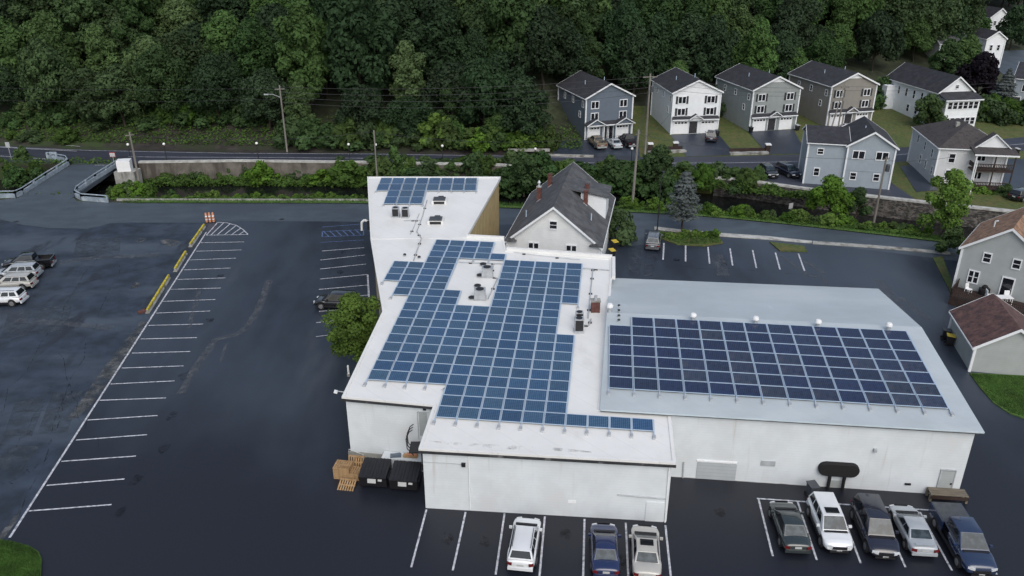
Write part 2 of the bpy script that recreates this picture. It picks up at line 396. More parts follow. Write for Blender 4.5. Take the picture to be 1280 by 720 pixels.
# pale repair strips and worn patches
sheet('pavement_patch', [(176, 402), (186, 402), (176, 420), (164, 441), (146, 468), (128, 489), (112, 508), (96, 522), (84, 524), (104, 496), (122, 470), (140, 446), (158, 424)], 'asphalt_patch', .018)
sheet('pavement_patch', [(22, 640), (30, 634), (18, 655), (6, 672), (-6, 680), (4, 662)], 'asphalt_patch', .018)
sheet('pavement_patch', [(200, 300), (212, 299), (223, 301), (224, 305), (214, 308), (203, 305)], 'asphalt_patch', .018)
sheet('pavement_patch', [(170, 299), (178, 297), (183, 299), (178, 303), (171, 303)], 'asphalt_patch', .018)
sheet('pavement_patch', [(165, 355), (172, 352), (176, 354), (172, 360), (163, 361)], 'asphalt_patch', .018)
sheet('concrete_pad', [(784, 284), (806, 283), (805, 306), (781, 308)], 'street', .018)

def line(b, p, q, w=.12, z=.024, px=True):
    p, q = (at(*p, z), at(*q, z)) if px else (Vector((*p, z)), Vector((*q, z)))
    d = (q-p).normalized(); n = Vector((-d.y, d.x, 0))*w/2
    b.add([p+n, p-n, q-n, q+n], [(3, 2, 1, 0)] if (p-n-(p+n)).cross(q-(p)).z < 0 else [(0, 1, 2, 3)])
b = MB(); line(b, (12, 672), (258, 290), .16)
for l, r in (((752, 130), (915, 127)), ((735, 162), (905, 157)), ((710, 195), (885, 188)), ((690, 232), (865, 225)), ((665, 268), (845, 262)), ((640, 305), (828, 300)), ((612, 350), (808, 343)),
             ((585, 394), (788, 386)), ((557, 440), (762, 435)), ((527, 491), (738, 486)), ((495, 544), (714, 538)), ((457, 600), (688, 592)), ((415, 660), (655, 648)), ((374, 721), (622, 712))):
    line(b, (l[0]/3, 260+l[1]/3), (r[0]/3, 260+r[1]/3), .13, .0242)
for l, r in (((328, 135), (590, 118)), ((285, 210), (551, 190)), ((230, 290), (510, 270)), ((175, 380), (467, 356)), ((108, 476), (418, 452))):
    line(b, (l[0]/3, 480+l[1]/3), (r[0]/3, 480+r[1]/3), .13, .0242)
arc = [(258, 294), (272, 278), (284, 278.5), (296, 282), (304, 287), (310, 293)]
for p, q in zip(arc, arc[1:]): line(b, p, q, .14, .0244)
line(b, (258, 294), (310, 293), .14, .0238)
for p, q in (((264, 293.5), (280, 278)), ((272, 293), (288, 279.5)), ((281, 293), (295, 282)), ((290, 293), (301, 285)), ((299, 293), (306, 288.5))): line(b, p, q, .14, .0246)
struct(b.build('stall_marking', 'paint'))
b = MB()
for l, r in (((90, 255), (302, 238)), ((82, 300), (305, 275)), ((80, 345), (310, 320)), ((80, 395), (318, 372)), ((75, 447), (320, 425)), ((90, 495), (325, 475)), ((75, 557), (330, 535)), ((62, 613), (330, 583)), ((60, 683), (320, 652))):
    line(b, (380+l[0]/4, 250+l[1]/4), (380+r[0]/4, 250+r[1]/4), .13)
line(b, (459.5, 343), (463, 400), .2, .0244)
struct(b.build('stall_marking', 'paint'))
b = MB()
for l, r in (((90, 135), (295, 120)), ((82, 212), (300, 200)), ((92, 158), (298, 148)), ((90, 184), (298, 176)), ((92, 158), (90, 184)), ((298, 148), (298, 176))):
    line(b, (380+l[0]/4, 250+l[1]/4), (380+r[0]/4, 250+r[1]/4), .13)
for k in range(6): line(b, (404+k*8, 289-k*.4), (411+k*8, 295.5-k*.4), .13, .0245)
struct(b.build('accessible_bay_marking', 'paint_blue'))
b = MB()
for l, r in (((138, 368), (88, 712)), ((365, 385), (333, 740)), ((588, 400), (580, 740)), ((820, 420), (835, 740)), ((1043, 435), (1075, 740))):
    line(b, (600+l[0]/4.5, 560+l[1]/4.5), (600+r[0]/4.5, 560+r[1]/4.5), .13)
line(b, (533, 637), (514, 709), .13); line(b, (582, 640), (566, 713), .13)
for p, q in (((948, 623), (966, 695)), ((997, 627), (1021, 700)), ((1048, 630), (1076, 704)), ((1098, 634), (1132, 709)), ((1150, 640), (1190, 713)), ((1200, 643), (1246, 718))): line(b, p, q, .13)
line(b, (946, 623), (1168, 638), .13, .0244)
struct(b.build('stall_marking', 'paint'))
b = MB()
for l, r in (((200, 255), (195, 338)), ((308, 260), (308, 348)), ((420, 275), (428, 358)), ((530, 282), (543, 367)), ((643, 290), (662, 380)), ((757, 302), (780, 387)), ((872, 308), (903, 395))):
    line(b, (780+l[0]/4, 240+l[1]/4), (780+r[0]/4, 240+r[1]/4), .18)
struct(b.build('stall_marking', 'paint'))
# pale drainage streaks in the sealed asphalt
b = MB()
for P, wd in (([(337, 350), (324, 384), (311, 407), (299, 417), (270, 424), (245, 459), (226, 492)], .8), ([(1100, 350), (1130, 395), (1150, 420)], 1.2), ([(1125, 372), (1146, 388), (1160, 400)], .8), ([(895, 318), (905, 345)], 1.5), ([(60, 330), (120, 322), (200, 318)], 1.2), ([(20, 400), (80, 404), (140, 410)], 1.0), ([(335, 352), (322, 385), (309, 408), (297, 418), (268, 425), (243, 460), (225, 492)], .5), ([(975, 320), (1003, 338), (1010, 345), (1028, 346), (1034, 356)], .5), ([(1005, 325), (1030, 342)], .7), ([(250, 360), (236, 410)], .5), ([(283, 430), (276, 452)], .3)):
    for p, q in zip(P, P[1:]): line(b, p, q, wd, .0225+.0001*len(b.f))
struct(b.build('pavement_streak', 'crack_line'))
r = random.Random(21); b = MB()
for (x0, y0), (x1, y1) in ((at(0, 430)[:2], at(165, 372)[:2]), (at(0, 520)[:2], at(105, 505)[:2]), (at(20, 660)[:2], at(150, 330)[:2]), (at(-30, 560)[:2], at(120, 320)[:2]), (at(60, 560)[:2], at(90, 480)[:2]), (at(0, 380)[:2], at(200, 330)[:2]), (at(70, 440)[:2], at(120, 560)[:2]), (at(20, 560)[:2], at(70, 480)[:2]), (at(0, 610)[:2], at(60, 575)[:2]), (at(790, 330)[:2], at(1030, 345)[:2]), (at(820, 305)[:2], at(815, 345)[:2])):
    q = (x0, y0); n = 14
    for k in range(1, n+1):
        t = (x0+(x1-x0)*k/n+r.gauss(0, .22), y0+(y1-y0)*k/n+r.gauss(0, .22)); line(b, q, t, .05, .0226+.0001*(len(b.f) % 20), px=False); q = t
struct(b.build('pavement_crack', 'seam'))
for pix in ([(18, 505), (60, 492), (40, 545), (4, 545)], [(66, 490), (104, 488), (84, 540), (46, 543)], [(0, 555), (50, 558), (26, 588), (-20, 590)], [(96, 300), (150, 296), (150, 316), (90, 322)], [(10, 392), (90, 380), (84, 412), (0, 424)], [(786, 312), (802, 310), (800, 345), (784, 345)], [(806, 318), (818, 317), (816, 345), (804, 345)]):
    sheet('pavement_patch', pix, 'old_patch', .0165)
b = MB()
for px, py, s_ in ((655, 690, .8), (707, 668, .7), (560, 672, .7), (606, 676, .6), (780, 700, .6), (990, 672, .8), (1040, 664, .7), (1088, 672, .8), (1140, 676, .7), (230, 470, .8), (215, 520, .7), (205, 560, .8), (262, 400, .7), (275, 345, .7), (170, 600, .8), (150, 640, .7), (425, 340, .7), (430, 315, .6), (845, 325, .7), (905, 330, .7), (900, 640, .6)):
    c = at(px, py, .0222); n = 14; o = len(b.v)
    for k in range(n):
        a = 2*math.pi*k/n; q = s_*(.6+.5*r.random()); b.v.append((c.x+math.cos(a)*q*.7, c.y+math.sin(a)*q, .0222))
    b.f.append(tuple(range(o, o+n)))
struct(b.build('oil_spot', 'oil'))
b = MB(); c = at(20, 277, .03); b.lathe([(.35, 0), (.35, .01)], (c.x, c.y, .022), 16); c = at(352, 274, .03); b.lathe([(.35, 0), (.35, .01)], (c.x, c.y, .022), 16); struct(b.build('manhole_cover', 'iron'))
# kerbs and grass islands
def kerb_poly(name, pix, mat, z1=.12):
    pts = [at(p[0], p[1], z1)[:2] for p in pix]
    ar = sum(pts[i][0]*pts[(i+1) % len(pts)][1]-pts[(i+1) % len(pts)][0]*pts[i][1] for i in range(len(pts)))
    if ar < 0: pts.reverse()
    b = MB(); b.prism(pts, -.05, z1); return struct(b.build(name, mat))
kerb_poly('sidewalk', [(818, 283), (856, 287), (900, 291), (960, 295), (1015, 301), (1015, 303.4), (960, 298.6), (900, 294.6), (856, 290.2), (818, 286)], 'coping')
kerb_poly('sidewalk', [(1016, 301), (1090, 306), (1160, 312), (1188, 314.5), (1188, 317.5), (1160, 315), (1090, 309), (1016, 304)], 'concrete')
kerb_poly('grass_island', [(822, 289), (858, 292), (900, 298), (904, 303), (880, 307), (846, 305), (824, 297)], 'grass_lawn', .14)
kerb_poly('grass_island', [(962, 302), (1005, 307), (1009, 314), (975, 313)], 'grass_lawn', .14)
kerb_poly('grass_corner', [(-40, 670), (14, 676), (36, 682), (48, 689), (52, 698), (50, 735), (-80, 760)], 'grass_bright', .14)
kerb_poly('lawn', [(1212, 466), (1300, 470), (1420, 480), (1420, 580), (1285, 524), (1262, 516), (1242, 503), (1226, 485)], 'grass_bright', .10)
kerb_poly('verge', [(1166, 322), (1178, 320), (1195, 365), (1192, 372)], 'grass_lawn', .1)
# grass strip on the near bank with its pale kerb
b = MB()
for x in xs:
    if x < -57 or x > 70: continue
    n = lerp_curve(BANK, x); b.v += [(x, n-1.25, .14), (x, n-.3, .15)]
b.f = [(2*i, 2*i+2, 2*i+3, 2*i+1) for i in range(len(b.v)//2-1)]
struct(b.build('bank_verge', 'grass_bright'))
b = MB()
for x in xs:
    if x < -54 or x > -15: continue
    n = lerp_curve(BANK, x); b.box((x, n-.15, .18), (6.05, .3, .3))
struct(b.build('bank_kerb', 'concrete'))
# upper road
b = MB(); xr = list(range(-140, 141, 4))
for x in xr: b.v += [(x, lerp_curve(ROADN, x)+.1, 1.006), (x, lerp_curve(ROADF, x), 1.006)]
b.f = [(2*i, 2*i+2, 2*i+3, 2*i+1) for i in range(len(xr)-1)]
struct(b.build('upper_road', 'road'))
b = MB()
for x0, x1 in zip(xr, xr[1:]):
    for k, wd in ((.5, .14), (.93, .14)):
        if k == .93 and x0 > 10: continue
        if k == .5 and x0 < -66: continue
        f = lambda x: lerp_curve(ROADN, x)*(1-k)+lerp_curve(ROADF, x)*k
        line(b, (x0, f(x0)), (x1, f(x1)), wd, 1.012, px=False)
for p, q in (((0, 176), (100, 183)), ((0, 184), (96, 189)), ((0, 195), (60, 199)), ((118, 206.5), (140, 206.5))):
    line(b, at(*p, 1)[:2], at(*q, 1)[:2], .16, 1.013, px=False)
struct(b.build('road_marking', 'paint'))
# driveways on the house side
def gp(*pts): return pts
strip('driveway', [(688, 196), (700, 176)], [(800, 196.5), (796, 170)], 'asphalt', .05)
strip('driveway', [(858, 196), (838, 169)], [(920, 194), (896, 166)], 'asphalt', .05)
strip('driveway', [(960, 193), (935, 165)], [(1008, 192), (992, 162)], 'asphalt', .05)
strip('driveway', [(1020, 191), (1028, 160)], [(1092, 188), (1090, 156)], 'asphalt', .05)
strip('hill_road', [(1225, 65), (1238, 80), (1262, 100)], [(1300, 62), (1300, 80), (1310, 100)], 'street', .08)
strip('side_parking', [(1125, 208), (1145, 240)], [(1152, 205), (1172, 238)], 'asphalt', .05)
b = MB()
for x in range(30, 60, 3): b.v += [(x, lerp_curve(WALL, x)+.05, 1.010), (x, lerp_curve(ROADN, x)+1.0, 1.010)]
b.f = [(2*i, 2*i+2, 2*i+3, 2*i+1) for i in range(len(b.v)//2-1)]
struct(b.build('roadside_parking', 'road'))
strip('house_lot', [(1216, 198), (1216, 230)], [(1320, 200), (1320, 262)], 'asphalt', .06)

# ------------------------------------------------------------------ retaining walls, bridge
def wall_run(name, label, xs, z0, z1, mat, cap=None, thick=.5, off=0):
    t = thing(name, label, 'wall', (xs[0], lerp_curve(WALL, xs[0]), 0))
    ox, oy = xs[0], lerp_curve(WALL, xs[0])
    b, c = MB(), MB()
    for x0, x1 in zip(xs, xs[1:]):
        y0, y1 = lerp_curve(WALL, x0)+off, lerp_curve(WALL, x1)+off
        P = [(x0-ox, y0-thick-oy), (x1-ox, y1-thick-oy), (x1-ox, y1-oy), (x0-ox, y0-oy)]
        b.prism(P, z0, z1)
        if cap: c.prism([(p[0], p[1]+(-.08 if i < 2 else .08)) for i, p in enumerate(P)], z1+.002, z1+cap)
    b.build('wall_face', mat, t)
    if cap: c.build('coping', 'coping', t)
    return t
wall_run('retaining_wall', 'long stained concrete retaining wall with white coping above the river', list(range(-60, 12, 4)), -2.8, 1.35, 'concrete_tan', .3)
wall_run('stone_wall', 'rough grey stone river wall below the parked cars and light blue house', [31, 34, 37, 40, 43, 46, 49, 52, 55], -2.8, .9, 'stone', .25, .8)
wall_run('river_wall', 'dark stone river wall with concrete edge right of the light blue house', [55.02, 58, 61, 64, 67, 70, 74, 78], -2.8, .9, 'stone', .25, .8)
# bridge
bl0, bl1 = at(26, 246, .0), at(88, 206, 1.0); br0, br1 = at(93, 246, 0), at(147, 207, 1.0)
b = MB(); 
for z in (.03, -.55):
    b.v += [(bl0.x, bl0.y-1.5, z), (br0.x, br0.y-1.5, z), (br1.x, br1.y+1.2, z+1.0), (bl1.x, bl1.y+1.2, z+1.0)]
b.f = [(0, 1, 2, 3), (7, 6, 5, 4), (0, 4, 5, 1), (1, 5, 6, 2), (2, 6, 7, 3), (3, 7, 4, 0)]
struct(b.build('bridge_deck', 'street'))
def railing(name, label, pts, h=1.0):
    t = thing(name, label, 'railing', pts[0]); o = Vector(pts[0]); wallb, top = MB(), MB()
    for a, c in zip(pts, pts[1:]):
        a, c = Vector(a)-o, Vector(c)-o; d = (c-a); L = d.length; n = max(1, int(L/2.2)); dn = d.normalized(); s = Vector((-dn.y, dn.x, 0))*.14
        wallb.add([a-s, c-s, c+s, a+s]+[p+Vector((0, 0, .62)) for p in (a-s, c-s, c+s, a+s)], ((0, 3, 2, 1), (4, 5, 6, 7), (0, 1, 5, 4), (1, 2, 6, 5), (2, 3, 7, 6), (3, 0, 4, 7)))
        top.tube(a+Vector((0, 0, h)), c+Vector((0, 0, h)), .09)
        for k in range(n+1):
            p = a.lerp(c, k/n); m = MB(); m.box((p.x, p.y, p.z+h/2), (.26, .26, h)); m.build('post', 'rail_blue', t)
    wallb.build('kerb_beam', 'rail_blue', t); top.build('handrail', 'rail_blue', t)
railing('bridge_railing', 'pale blue bridge railing beside the green river bank at the frame edge', [at(-40, 248, 0), at(20, 247, 0), at(29, 243, .05), at(58, 224, .55), at(86, 206.5, 1.02), at(83, 202, 1.0), at(60, 198, 1.0)], 1.0)
railing('bridge_railing', 'pale blue bridge railing running to the white block and curving along the street', [at(147, 208, 1.0), at(120, 225, .5), at(97, 241, .05), at(95, 246, 0), at(103, 250.5, 0), at(135, 253, 0)], 1.0)
ab = thing('bridge_abutment', 'white block on a concrete pier at the end of the bridge railing', 'abutment', (at(157, 213, 1.0)))
m = MB(); m.box((0, .5, -1.6), (3.2, 2.4, 3.0)); m.build('pier', 'concrete', ab)
m = MB(); m.box((-.2, .4, .75), (2.0, 1.6, 1.7), rz=.2); m.build('white_block', 'white_paint', ab)

# ------------------------------------------------------------------ vegetation
def leaf_quad(b, c, nrm, s, r):
    u = nrm.orthogonal().normalized(); a = r.random()*6.28
    w = nrm.cross(u); u, w = u*math.cos(a)+w*math.sin(a), w*math.cos(a)-u*math.sin(a)
    k = s*(.7+.6*r.random()); o = len(b.v)
    q = s*.25*(r.random()-.5)
    for p in (c-u*k-w*k*.6, c+u*k*.2-w*k*.75+nrm*q, c+u*k+w*k*.5, c-u*k*.3+w*k*.8-nrm*q): b.v.append(tuple(p))
    b.f.append((o, o+1, o+2, o+3))
def crown_mesh(seed, R, Hc, n, s, lobes=16, top=.5, tuft=.8):
    """broadleaf crown of radius R, height Hc, base at z=0: leaves on many overlapping lobes"""
    r = random.Random(seed); b = MB(); Ls = []
    for i in range(lobes):
        t = (i+.5)/lobes; z = Hc*(.12+.80*t)
        rr = R*math.sqrt(max(.02, 1-((z/Hc-.42)/.62)**2))*(.75+.25*r.random())
        a = i*2.4+r.random()*.7; k = .35+.5*r.random() if t < .85 else .2*r.random()
        Ls.append((Vector((math.cos(a)*rr*k*1.15, math.sin(a)*rr*k*1.15, z)), R*(.30+.20*r.random())))
    for i in range(n):
        c, lr = Ls[r.randrange(len(Ls))]
        d = Vector((r.gauss(0, 1), r.gauss(0, 1), r.gauss(.25, 1))).normalized()
        rad = lr*(1-.45*r.random()**2.2)*(.86+.3*math.sin(d.x*5+c.x)*math.sin(d.y*6+c.y)*math.cos(d.z*5))
        p = c+Vector((d.x*rad, d.y*rad, d.z*rad*.85))
        if p.z < 0: continue
        nn = (d*.8+Vector((r.gauss(0, .5), r.gauss(0, .5), .35+r.gauss(0, .4)))).normalized()
        leaf_quad(b, p, nn, s, r)
    return b
def trunk_mesh(seed, H, rad, limbs=6, spread=3.0, top=.8):
    r = random.Random(seed); b = MB(); p = Vector((0, 0, -1.0)); last = p
    pts = [Vector((r.gauss(0, .12)*k, r.gauss(0, .12)*k, -1+(H*top+1)*k/5)) for k in range(6)]
    for k in range(5): b.tube(pts[k], pts[k+1], rad*(1-k*.16), rad*(1-(k+1)*.16), 7)
    for i in range(limbs):
        q = pts[2+i % 3]; a = i*2.4+r.random(); e = q+Vector((math.cos(a)*spread, math.sin(a)*spread, spread*(.5+.6*r.random())))
        b.tube(q, e, rad*.4, rad*.1, 5)
    return b
def tree_proto(name, label, cat, group, crown, cmat, trunk):
    t = thing(name, label, cat, (0, 0, 0), 0, group)
    crown.build('crown', cmat, t); trunk.build('trunk', 'bark', t)
    return t
PROTOS = []
specs = [(11, 5.0, 10, 'leaf_dark'), (12, 5.6, 11, 'leaf_mid'), (13, 4.6, 9.5, 'leaf_dark'), (14, 5.2, 10.5, 'leaf_mid'), (15, 4.4, 12, 'leaf_light'), (16, 5.8, 9.5, 'leaf_mid'), (17, 4.0, 9, 'leaf_light'), (18, 5.0, 12, 'leaf_dark'), (19, 3.4, 11.5, 'leaf_light'), (20, 3.6, 13, 'leaf_mid'), (21, 5.4, 9, 'leaf_dark'), (22, 4.2, 8, 'leaf_light')]
KIND = {'leaf_dark': 'dark green', 'leaf_mid': 'mid green', 'leaf_light': 'paler green'}
for sd, R, Hc, mt in specs:
    cr = crown_mesh(sd, R, Hc, 12500 if sd % 3 else 8000, .215 if sd % 3 else .29, lobes=15+sd % 4*5)
    cr.v = [(x, y, z+2.6) for x, y, z in cr.v]
    PROTOS.append((tree_proto('broadleaf_tree', 'x', 'tree', 'trees of the hillside wood', cr, mt, trunk_mesh(sd, Hc+1, .28, 6, R*.55)), mt))
# positions
HOUSEZONES = []
def wood():
    r = random.Random(5); spots = []
    for row in range(8):
        d0 = row*6.8
        x = -128+r.random()*6
        while x < 140:
            xx = x+r.gauss(0, 1.3)
            left = 9.5 if xx < -44 else (9.5-4*smooth(-44, -34, xx))
            start = left*(1-smooth(2, 13, xx))+(31+0*xx)*smooth(2, 13, xx)
            if xx > 66: start = 46
            y = lerp_curve(ROADF, xx)+start+d0+r.gauss(0, 1.5)
            x += 6.6+r.random()*2.6
            z = land(xx, y); p = proj((xx, y, z+8)); q = proj((xx, y, z+14))
            if p[0] < -60 or p[0] > 1340: continue
            if q[1] < -40 and proj((xx, y, z))[1] < -10: continue
            # keep the clearing around the houses and street on the right-hand hill
            b0 = proj((xx, y, z))
            if b0[0] > 1195 and b0[1] > 26: continue
            if 1085 < b0[0] < 1145 and b0[1] > 98: continue
            if 1145 <= b0[0] < 1200 and 74 < b0[1]: continue
            spots.append((row, xx, y, z))
    return spots
spots = wood()
rows = {}
for s_ in spots: rows.setdefault(s_[0], []).append(s_)
used = [False]*len(PROTOS); ntree = 0
for row in sorted(rows):
    rr = sorted(rows[row], key=lambda q: proj((q[1], q[2], q[3]))[0])
    for i, (_, x, y, z) in enumerate(rr):
        k = rnd.randrange(len(PROTOS)); pr, mt = PROTOS[k]
        lab = '%s broadleaf tree, %s from the left in the %s row of the hillside wood' % (KIND[mt], ordw(i+1), ordw(row+1) if row else 'front')
        sc = (.74+.52*rnd.random()) * (.92 if row == 0 else 1.08); sz = sc*(.82+.45*rnd.random())
        if used[k]: o = dup(pr, (x, y, z-.3), rnd.random()*6.28, lab, (sc, sc, sz))
        else:
            o = pr; used[k] = True; o.location = (x, y, z-.3); o['label'] = lab; o.scale = (sc, sc, sz)
        ntree += 1
print('wood trees', ntree)
# shrubs
SH = []
for sd, R, Hc, n, s, mt in ((31, 1.5, 2.2, 1500, .17, 'leaf_shrub'), (32, 1.9, 2.4, 1800, .17, 'leaf_mid'), (33, 1.3, 2.8, 1400, .16, 'leaf_light'), (34, 1.7, 2.6, 1600, .17, 'leaf_bright')):
    o = crown_mesh(sd, R, Hc, n, s, 11).build('shrub', mt); SH.append((o, {'leaf_shrub': 'green', 'leaf_mid': 'dark green', 'leaf_light': 'leafy green', 'leaf_bright': 'bright yellow-green'}[mt]))
sh_used = [False]*4
def shrub(k, pos, sc, label, group, sz=None):
    o, _ = SH[k]
    if sh_used[k]: o = o.copy(); COL.objects.link(o)
    sh_used[k] = True
    o.location = pos; o.rotation_euler = (0, 0, rnd.random()*6.28); o.scale = (sc*(.75+.6*rnd.random()), sc*(.75+.6*rnd.random()), sz or sc*(.65+.55*rnd.random()))
    return tag(o, label, 'shrub', group)
def shrub_row(pxs, label, group, kf, up=0, sc=(1, 1.5), zfix=None):
    pxs = sorted(pxs)
    for i, (px, py) in enumerate(pxs):
        k = kf(i); p = ground(px, py)
        if zfix is not None: p = at(px, py, zfix)
        shrub(k, p-Vector((0, 0, .3)), sc[0]+(sc[1]-sc[0])*rnd.random(), label % (SH[k][1], ordw(i+1)), group)
r = random.Random(3)
shrub_row([(208+i*8.2+r.gauss(0, 3), 226+r.gauss(0, 2.6)) for i in range(32)], '%s shrub %s from the left below the stained retaining wall', 'shrubs along the far river edge', lambda i: (0, 1, 1, 0, 2, 1)[i % 6], zfix=-1.9, sc=(.75, 1.2))
shrub_row([(205+i*6.2+r.gauss(0, 2), 247.3+r.gauss(0, 1.2)) for i in range(41)], '%s low shrub %s from the left on the near river bank', 'low shrubs along the near river bank', lambda i: (0, 2, 3, 3)[i % 4] if i % 3 else 0, sc=(.28, .5), zfix=-.3)
shrub_row([(470+i*8.5+r.gauss(0, 3), 224+r.gauss(0, 3)) for i in range(20)], '%s bush %s from the left against the wall behind the back wing', 'bushes behind the back wing', lambda i: (1, 0, 1, 2)[i % 4], zfix=-1.2, sc=(1.3, 1.9))
for j, (px, py, sc) in enumerate(((330, 228, 1.5), (404, 230, 1.35))):
    shrub(3, at(px, py, -1.8), sc, ['large', 'smaller'][j]+' bright yellow-green bush below the retaining wall', None)
shrub(0, at(437, 232, -1.8), 1.9, 'tall dark green bush against the wall beside the white roofed wing', None)
shrub_row([(632+i*11.5+r.gauss(0, 2.5), 234+r.gauss(0, 5)) for i in range(18)], '%s bush %s from the left in the thicket behind the shingled house', 'bushes of the river thicket', lambda i: (1, 1, 0, 2)[i % 4], zfix=-1.2, sc=(1.3, 2.1))
shrub_row([(845+i*10.0+r.gauss(0, 2), 226+i*.9+r.gauss(0, 3)) for i in range(11)], '%s bush %s from the left below the upper road by the spruce', 'bushes below the upper road', lambda i: (0, 2, 1)[i % 3], zfix=-.4, sc=(1.1, 1.7))
shrub_row([(778+i*10.5+r.gauss(0, 2), 257+i*.95+r.gauss(0, 1.0)) for i in range(37)], '%s bush %s from the left along the street bank', 'bushes along the street bank', lambda i: (0, 3, 0, 2, 3)[i % 5], zfix=0, sc=(.35, .85))
shrub_row([(3+i*10+r.gauss(0, 2), 214+(i % 3)*8+r.gauss(0, 2)) for i in range(6)], '%s bush %s from the left on the bank beside the bridge', 'bushes beside the bridge', lambda i: (2, 0, 1)[i % 3], zfix=-.6, sc=(.9, 1.3))
shrub_row([(140+i*9+r.gauss(0, 2), 244+r.gauss(0, 1.5)) for i in range(6)], '%s bush %s from the left at the foot of the bridge pole', 'bushes at the foot of the bridge pole', lambda i: (2, 3, 0)[i % 3], zfix=-.4, sc=(.5, .95))
shrub_row([(520+i*13+r.gauss(0, 2), 184+r.gauss(0, 1.5)) for i in range(14)], '%s bush %s from the left at the edge of the wood by the road', 'bushes at the edge of the wood', lambda i: (2, 0, 3, 0)[i % 4], sc=(1.3, 2.1))
shrub_row([(372+i*14+r.gauss(0, 3), 180+r.gauss(0, 2)) for i in range(10)], '%s undergrowth bush %s from the left beyond the tall road pole', 'undergrowth bushes by the road', lambda i: (1, 1, 0)[i % 3], sc=(1.3, 2.0))
shrub_row([(88+i*11+r.gauss(0, 3), 150+r.gauss(0, 3)) for i in range(22)], '%s bush %s from the left at the wood edge above the bare bank', 'undergrowth bushes over the bare bank', lambda i: (1, 1, 0)[i % 3], sc=(1.2, 2.0))
shrub_row([(8+i*5.5+r.gauss(0, 6), 160+r.gauss(0, 9)) for i in range(14)], '%s bush %s from the left on the grassy slope over the road', 'bushes on the grassy slope', lambda i: (1, 0, 2)[i % 3], sc=(.6, 1.4))
shrub_row([(1085+i*9+r.gauss(0, 2), 127+i*1.2+r.gauss(0, 2)) for i in range(7)], '%s hedge bush %s from the left beside the white porch house', 'bushes beside the white porch house', lambda i: (1, 0)[i % 2], sc=(1.5, 2.1))
shrub_row([(1225+i*10+r.gauss(0, 2), 152+r.gauss(0, 2)) for i in range(7)], '%s rounded bush %s from the left below the right-hand spruce', 'rounded bushes on the lawn', lambda i: (1, 0)[i % 2], sc=(1.5, 2.2))
shrub_row([(1215+i*13+r.gauss(0, 2), 246+i*2.5+r.gauss(0, 2)) for i in range(6)], '%s hedge bush %s from the left behind the brown roofed house', 'hedge bushes behind the brown roofed house', lambda i: (2, 3, 0)[i % 3], zfix=-.2, sc=(.8, 1.3))
shrub(1, at(770, 300, 0), 1.35, 'dark rounded bush at the corner of the shingled house', None, 1.6)
shrub(2, at(1189, 318, 0), 1.3, 'dark bush in front of the brown roofed house porch', None)
shrub_row([(868+i*10, 142+r.gauss(0, 2)) for i in range(4)], '%s bush %s from the left in the gap behind the white duplex', 'bushes between the duplexes', lambda i: (0, 1)[i % 2], sc=(1.6, 2.2))
shrub_row([(835+i*4.5+r.gauss(0, 1), 297+r.gauss(0, 2)) for i in range(14)], '%s ground shrub %s from the left on the grass island', 'ground shrubs on the grass island', lambda i: (0, 3)[i % 2], zfix=.1, sc=(.3, .5))
# single trees
def lone(name, label, px, py, z, crown, mat, trunk, lift):
    p = at(px, py, z) if z is not None else ground(px, py)
    t = thing(name, label, 'tree', p)
    crown.v = [(x, y, zz+lift) for x, y, zz in crown.v]
    crown.build('crown', mat, t); trunk.build('trunk', 'bark', t)
    return t
lone('willow_tree', 'feathery light green tree beside the white wing and dark SUV', 447, 456, 0, crown_mesh(51, 2.45, 6.9, 12000, .11, 26), 'leaf_willow', trunk_mesh(51, 5, .16, 8, 1.6), .3)
lone('maple_tree', 'bright green bushy tree standing below the light blue house', 1034, 272, 0, crown_mesh(52, 2.7, 5.0, 6000, .16, 15), 'leaf_bright', trunk_mesh(52, 5, .16, 7, 1.6), .6)
lone('sapling', 'small dark green tree beside the stone wall right of the bright tree', 1068, 274, 0, crown_mesh(58, 1.8, 4.0, 3000, .16, 11), 'leaf_mid', trunk_mesh(58, 4, .12, 5, 1.0), .5)
lone('birch_tree', 'open light green tree between the balcony house and brown roof', 1176, 300, 0, crown_mesh(53, 2.8, 8.6, 5000, .16, 18), 'leaf_bright', trunk_mesh(53, 8, .16, 8, 1.8), .8)
lone('plum_tree', 'dark purple leaved tree right of the white porch house', 1218, 128, None, crown_mesh(54, 4.6, 8.5, 7000, .28, 16), 'leaf_plum', trunk_mesh(54, 8, .3, 6, 2.5), 1)
lone('yard_tree', 'small green tree in front of the white porch house wall', 1158, 160, None, crown_mesh(55, 3.1, 5.4, 4000, .2, 13), 'leaf_light', trunk_mesh(55, 5, .18, 6, 1.8), .5)
lone('bank_tree', 'green tree at the roadside in front of the shingled house ridge', 655, 238, -.5, crown_mesh(56, 2.6, 5.4, 4000, .2, 13), 'leaf_mid', trunk_mesh(56, 5, .18, 6, 1.8), .5)
lone('bank_tree', 'green tree below the road beside the thick leaning utility pole', 823, 236, -.5, crown_mesh(57, 3.0, 6.0, 4500, .2, 14), 'leaf_mid', trunk_mesh(57, 5, .18, 6, 1.8), .5)
for i, (px, py, sd, H_) in enumerate(((1178, 104, 61, 10), (1195, 98, 62, 9), (1216, 58, 63, 9), (1206, 88, 66, 8), (1262, 62, 65, 11))):
    lone('hill_tree', ['leafy tree before the half hidden white house, left of two', 'leafy tree before the half hidden white house, right of two', 'tree left of the narrow white hill house', 'small tree just behind the dark purple tree', 'dark tree at the bend of the hill street'][i], px, py, None, crown_mesh(sd, H_*.40, H_*.85, 4500, .26, 15), ('leaf_mid', 'leaf_light', 'leaf_mid', 'leaf_light', 'leaf_dark')[i], trunk_mesh(sd, H_*.9, .2, 6, 2), .8)
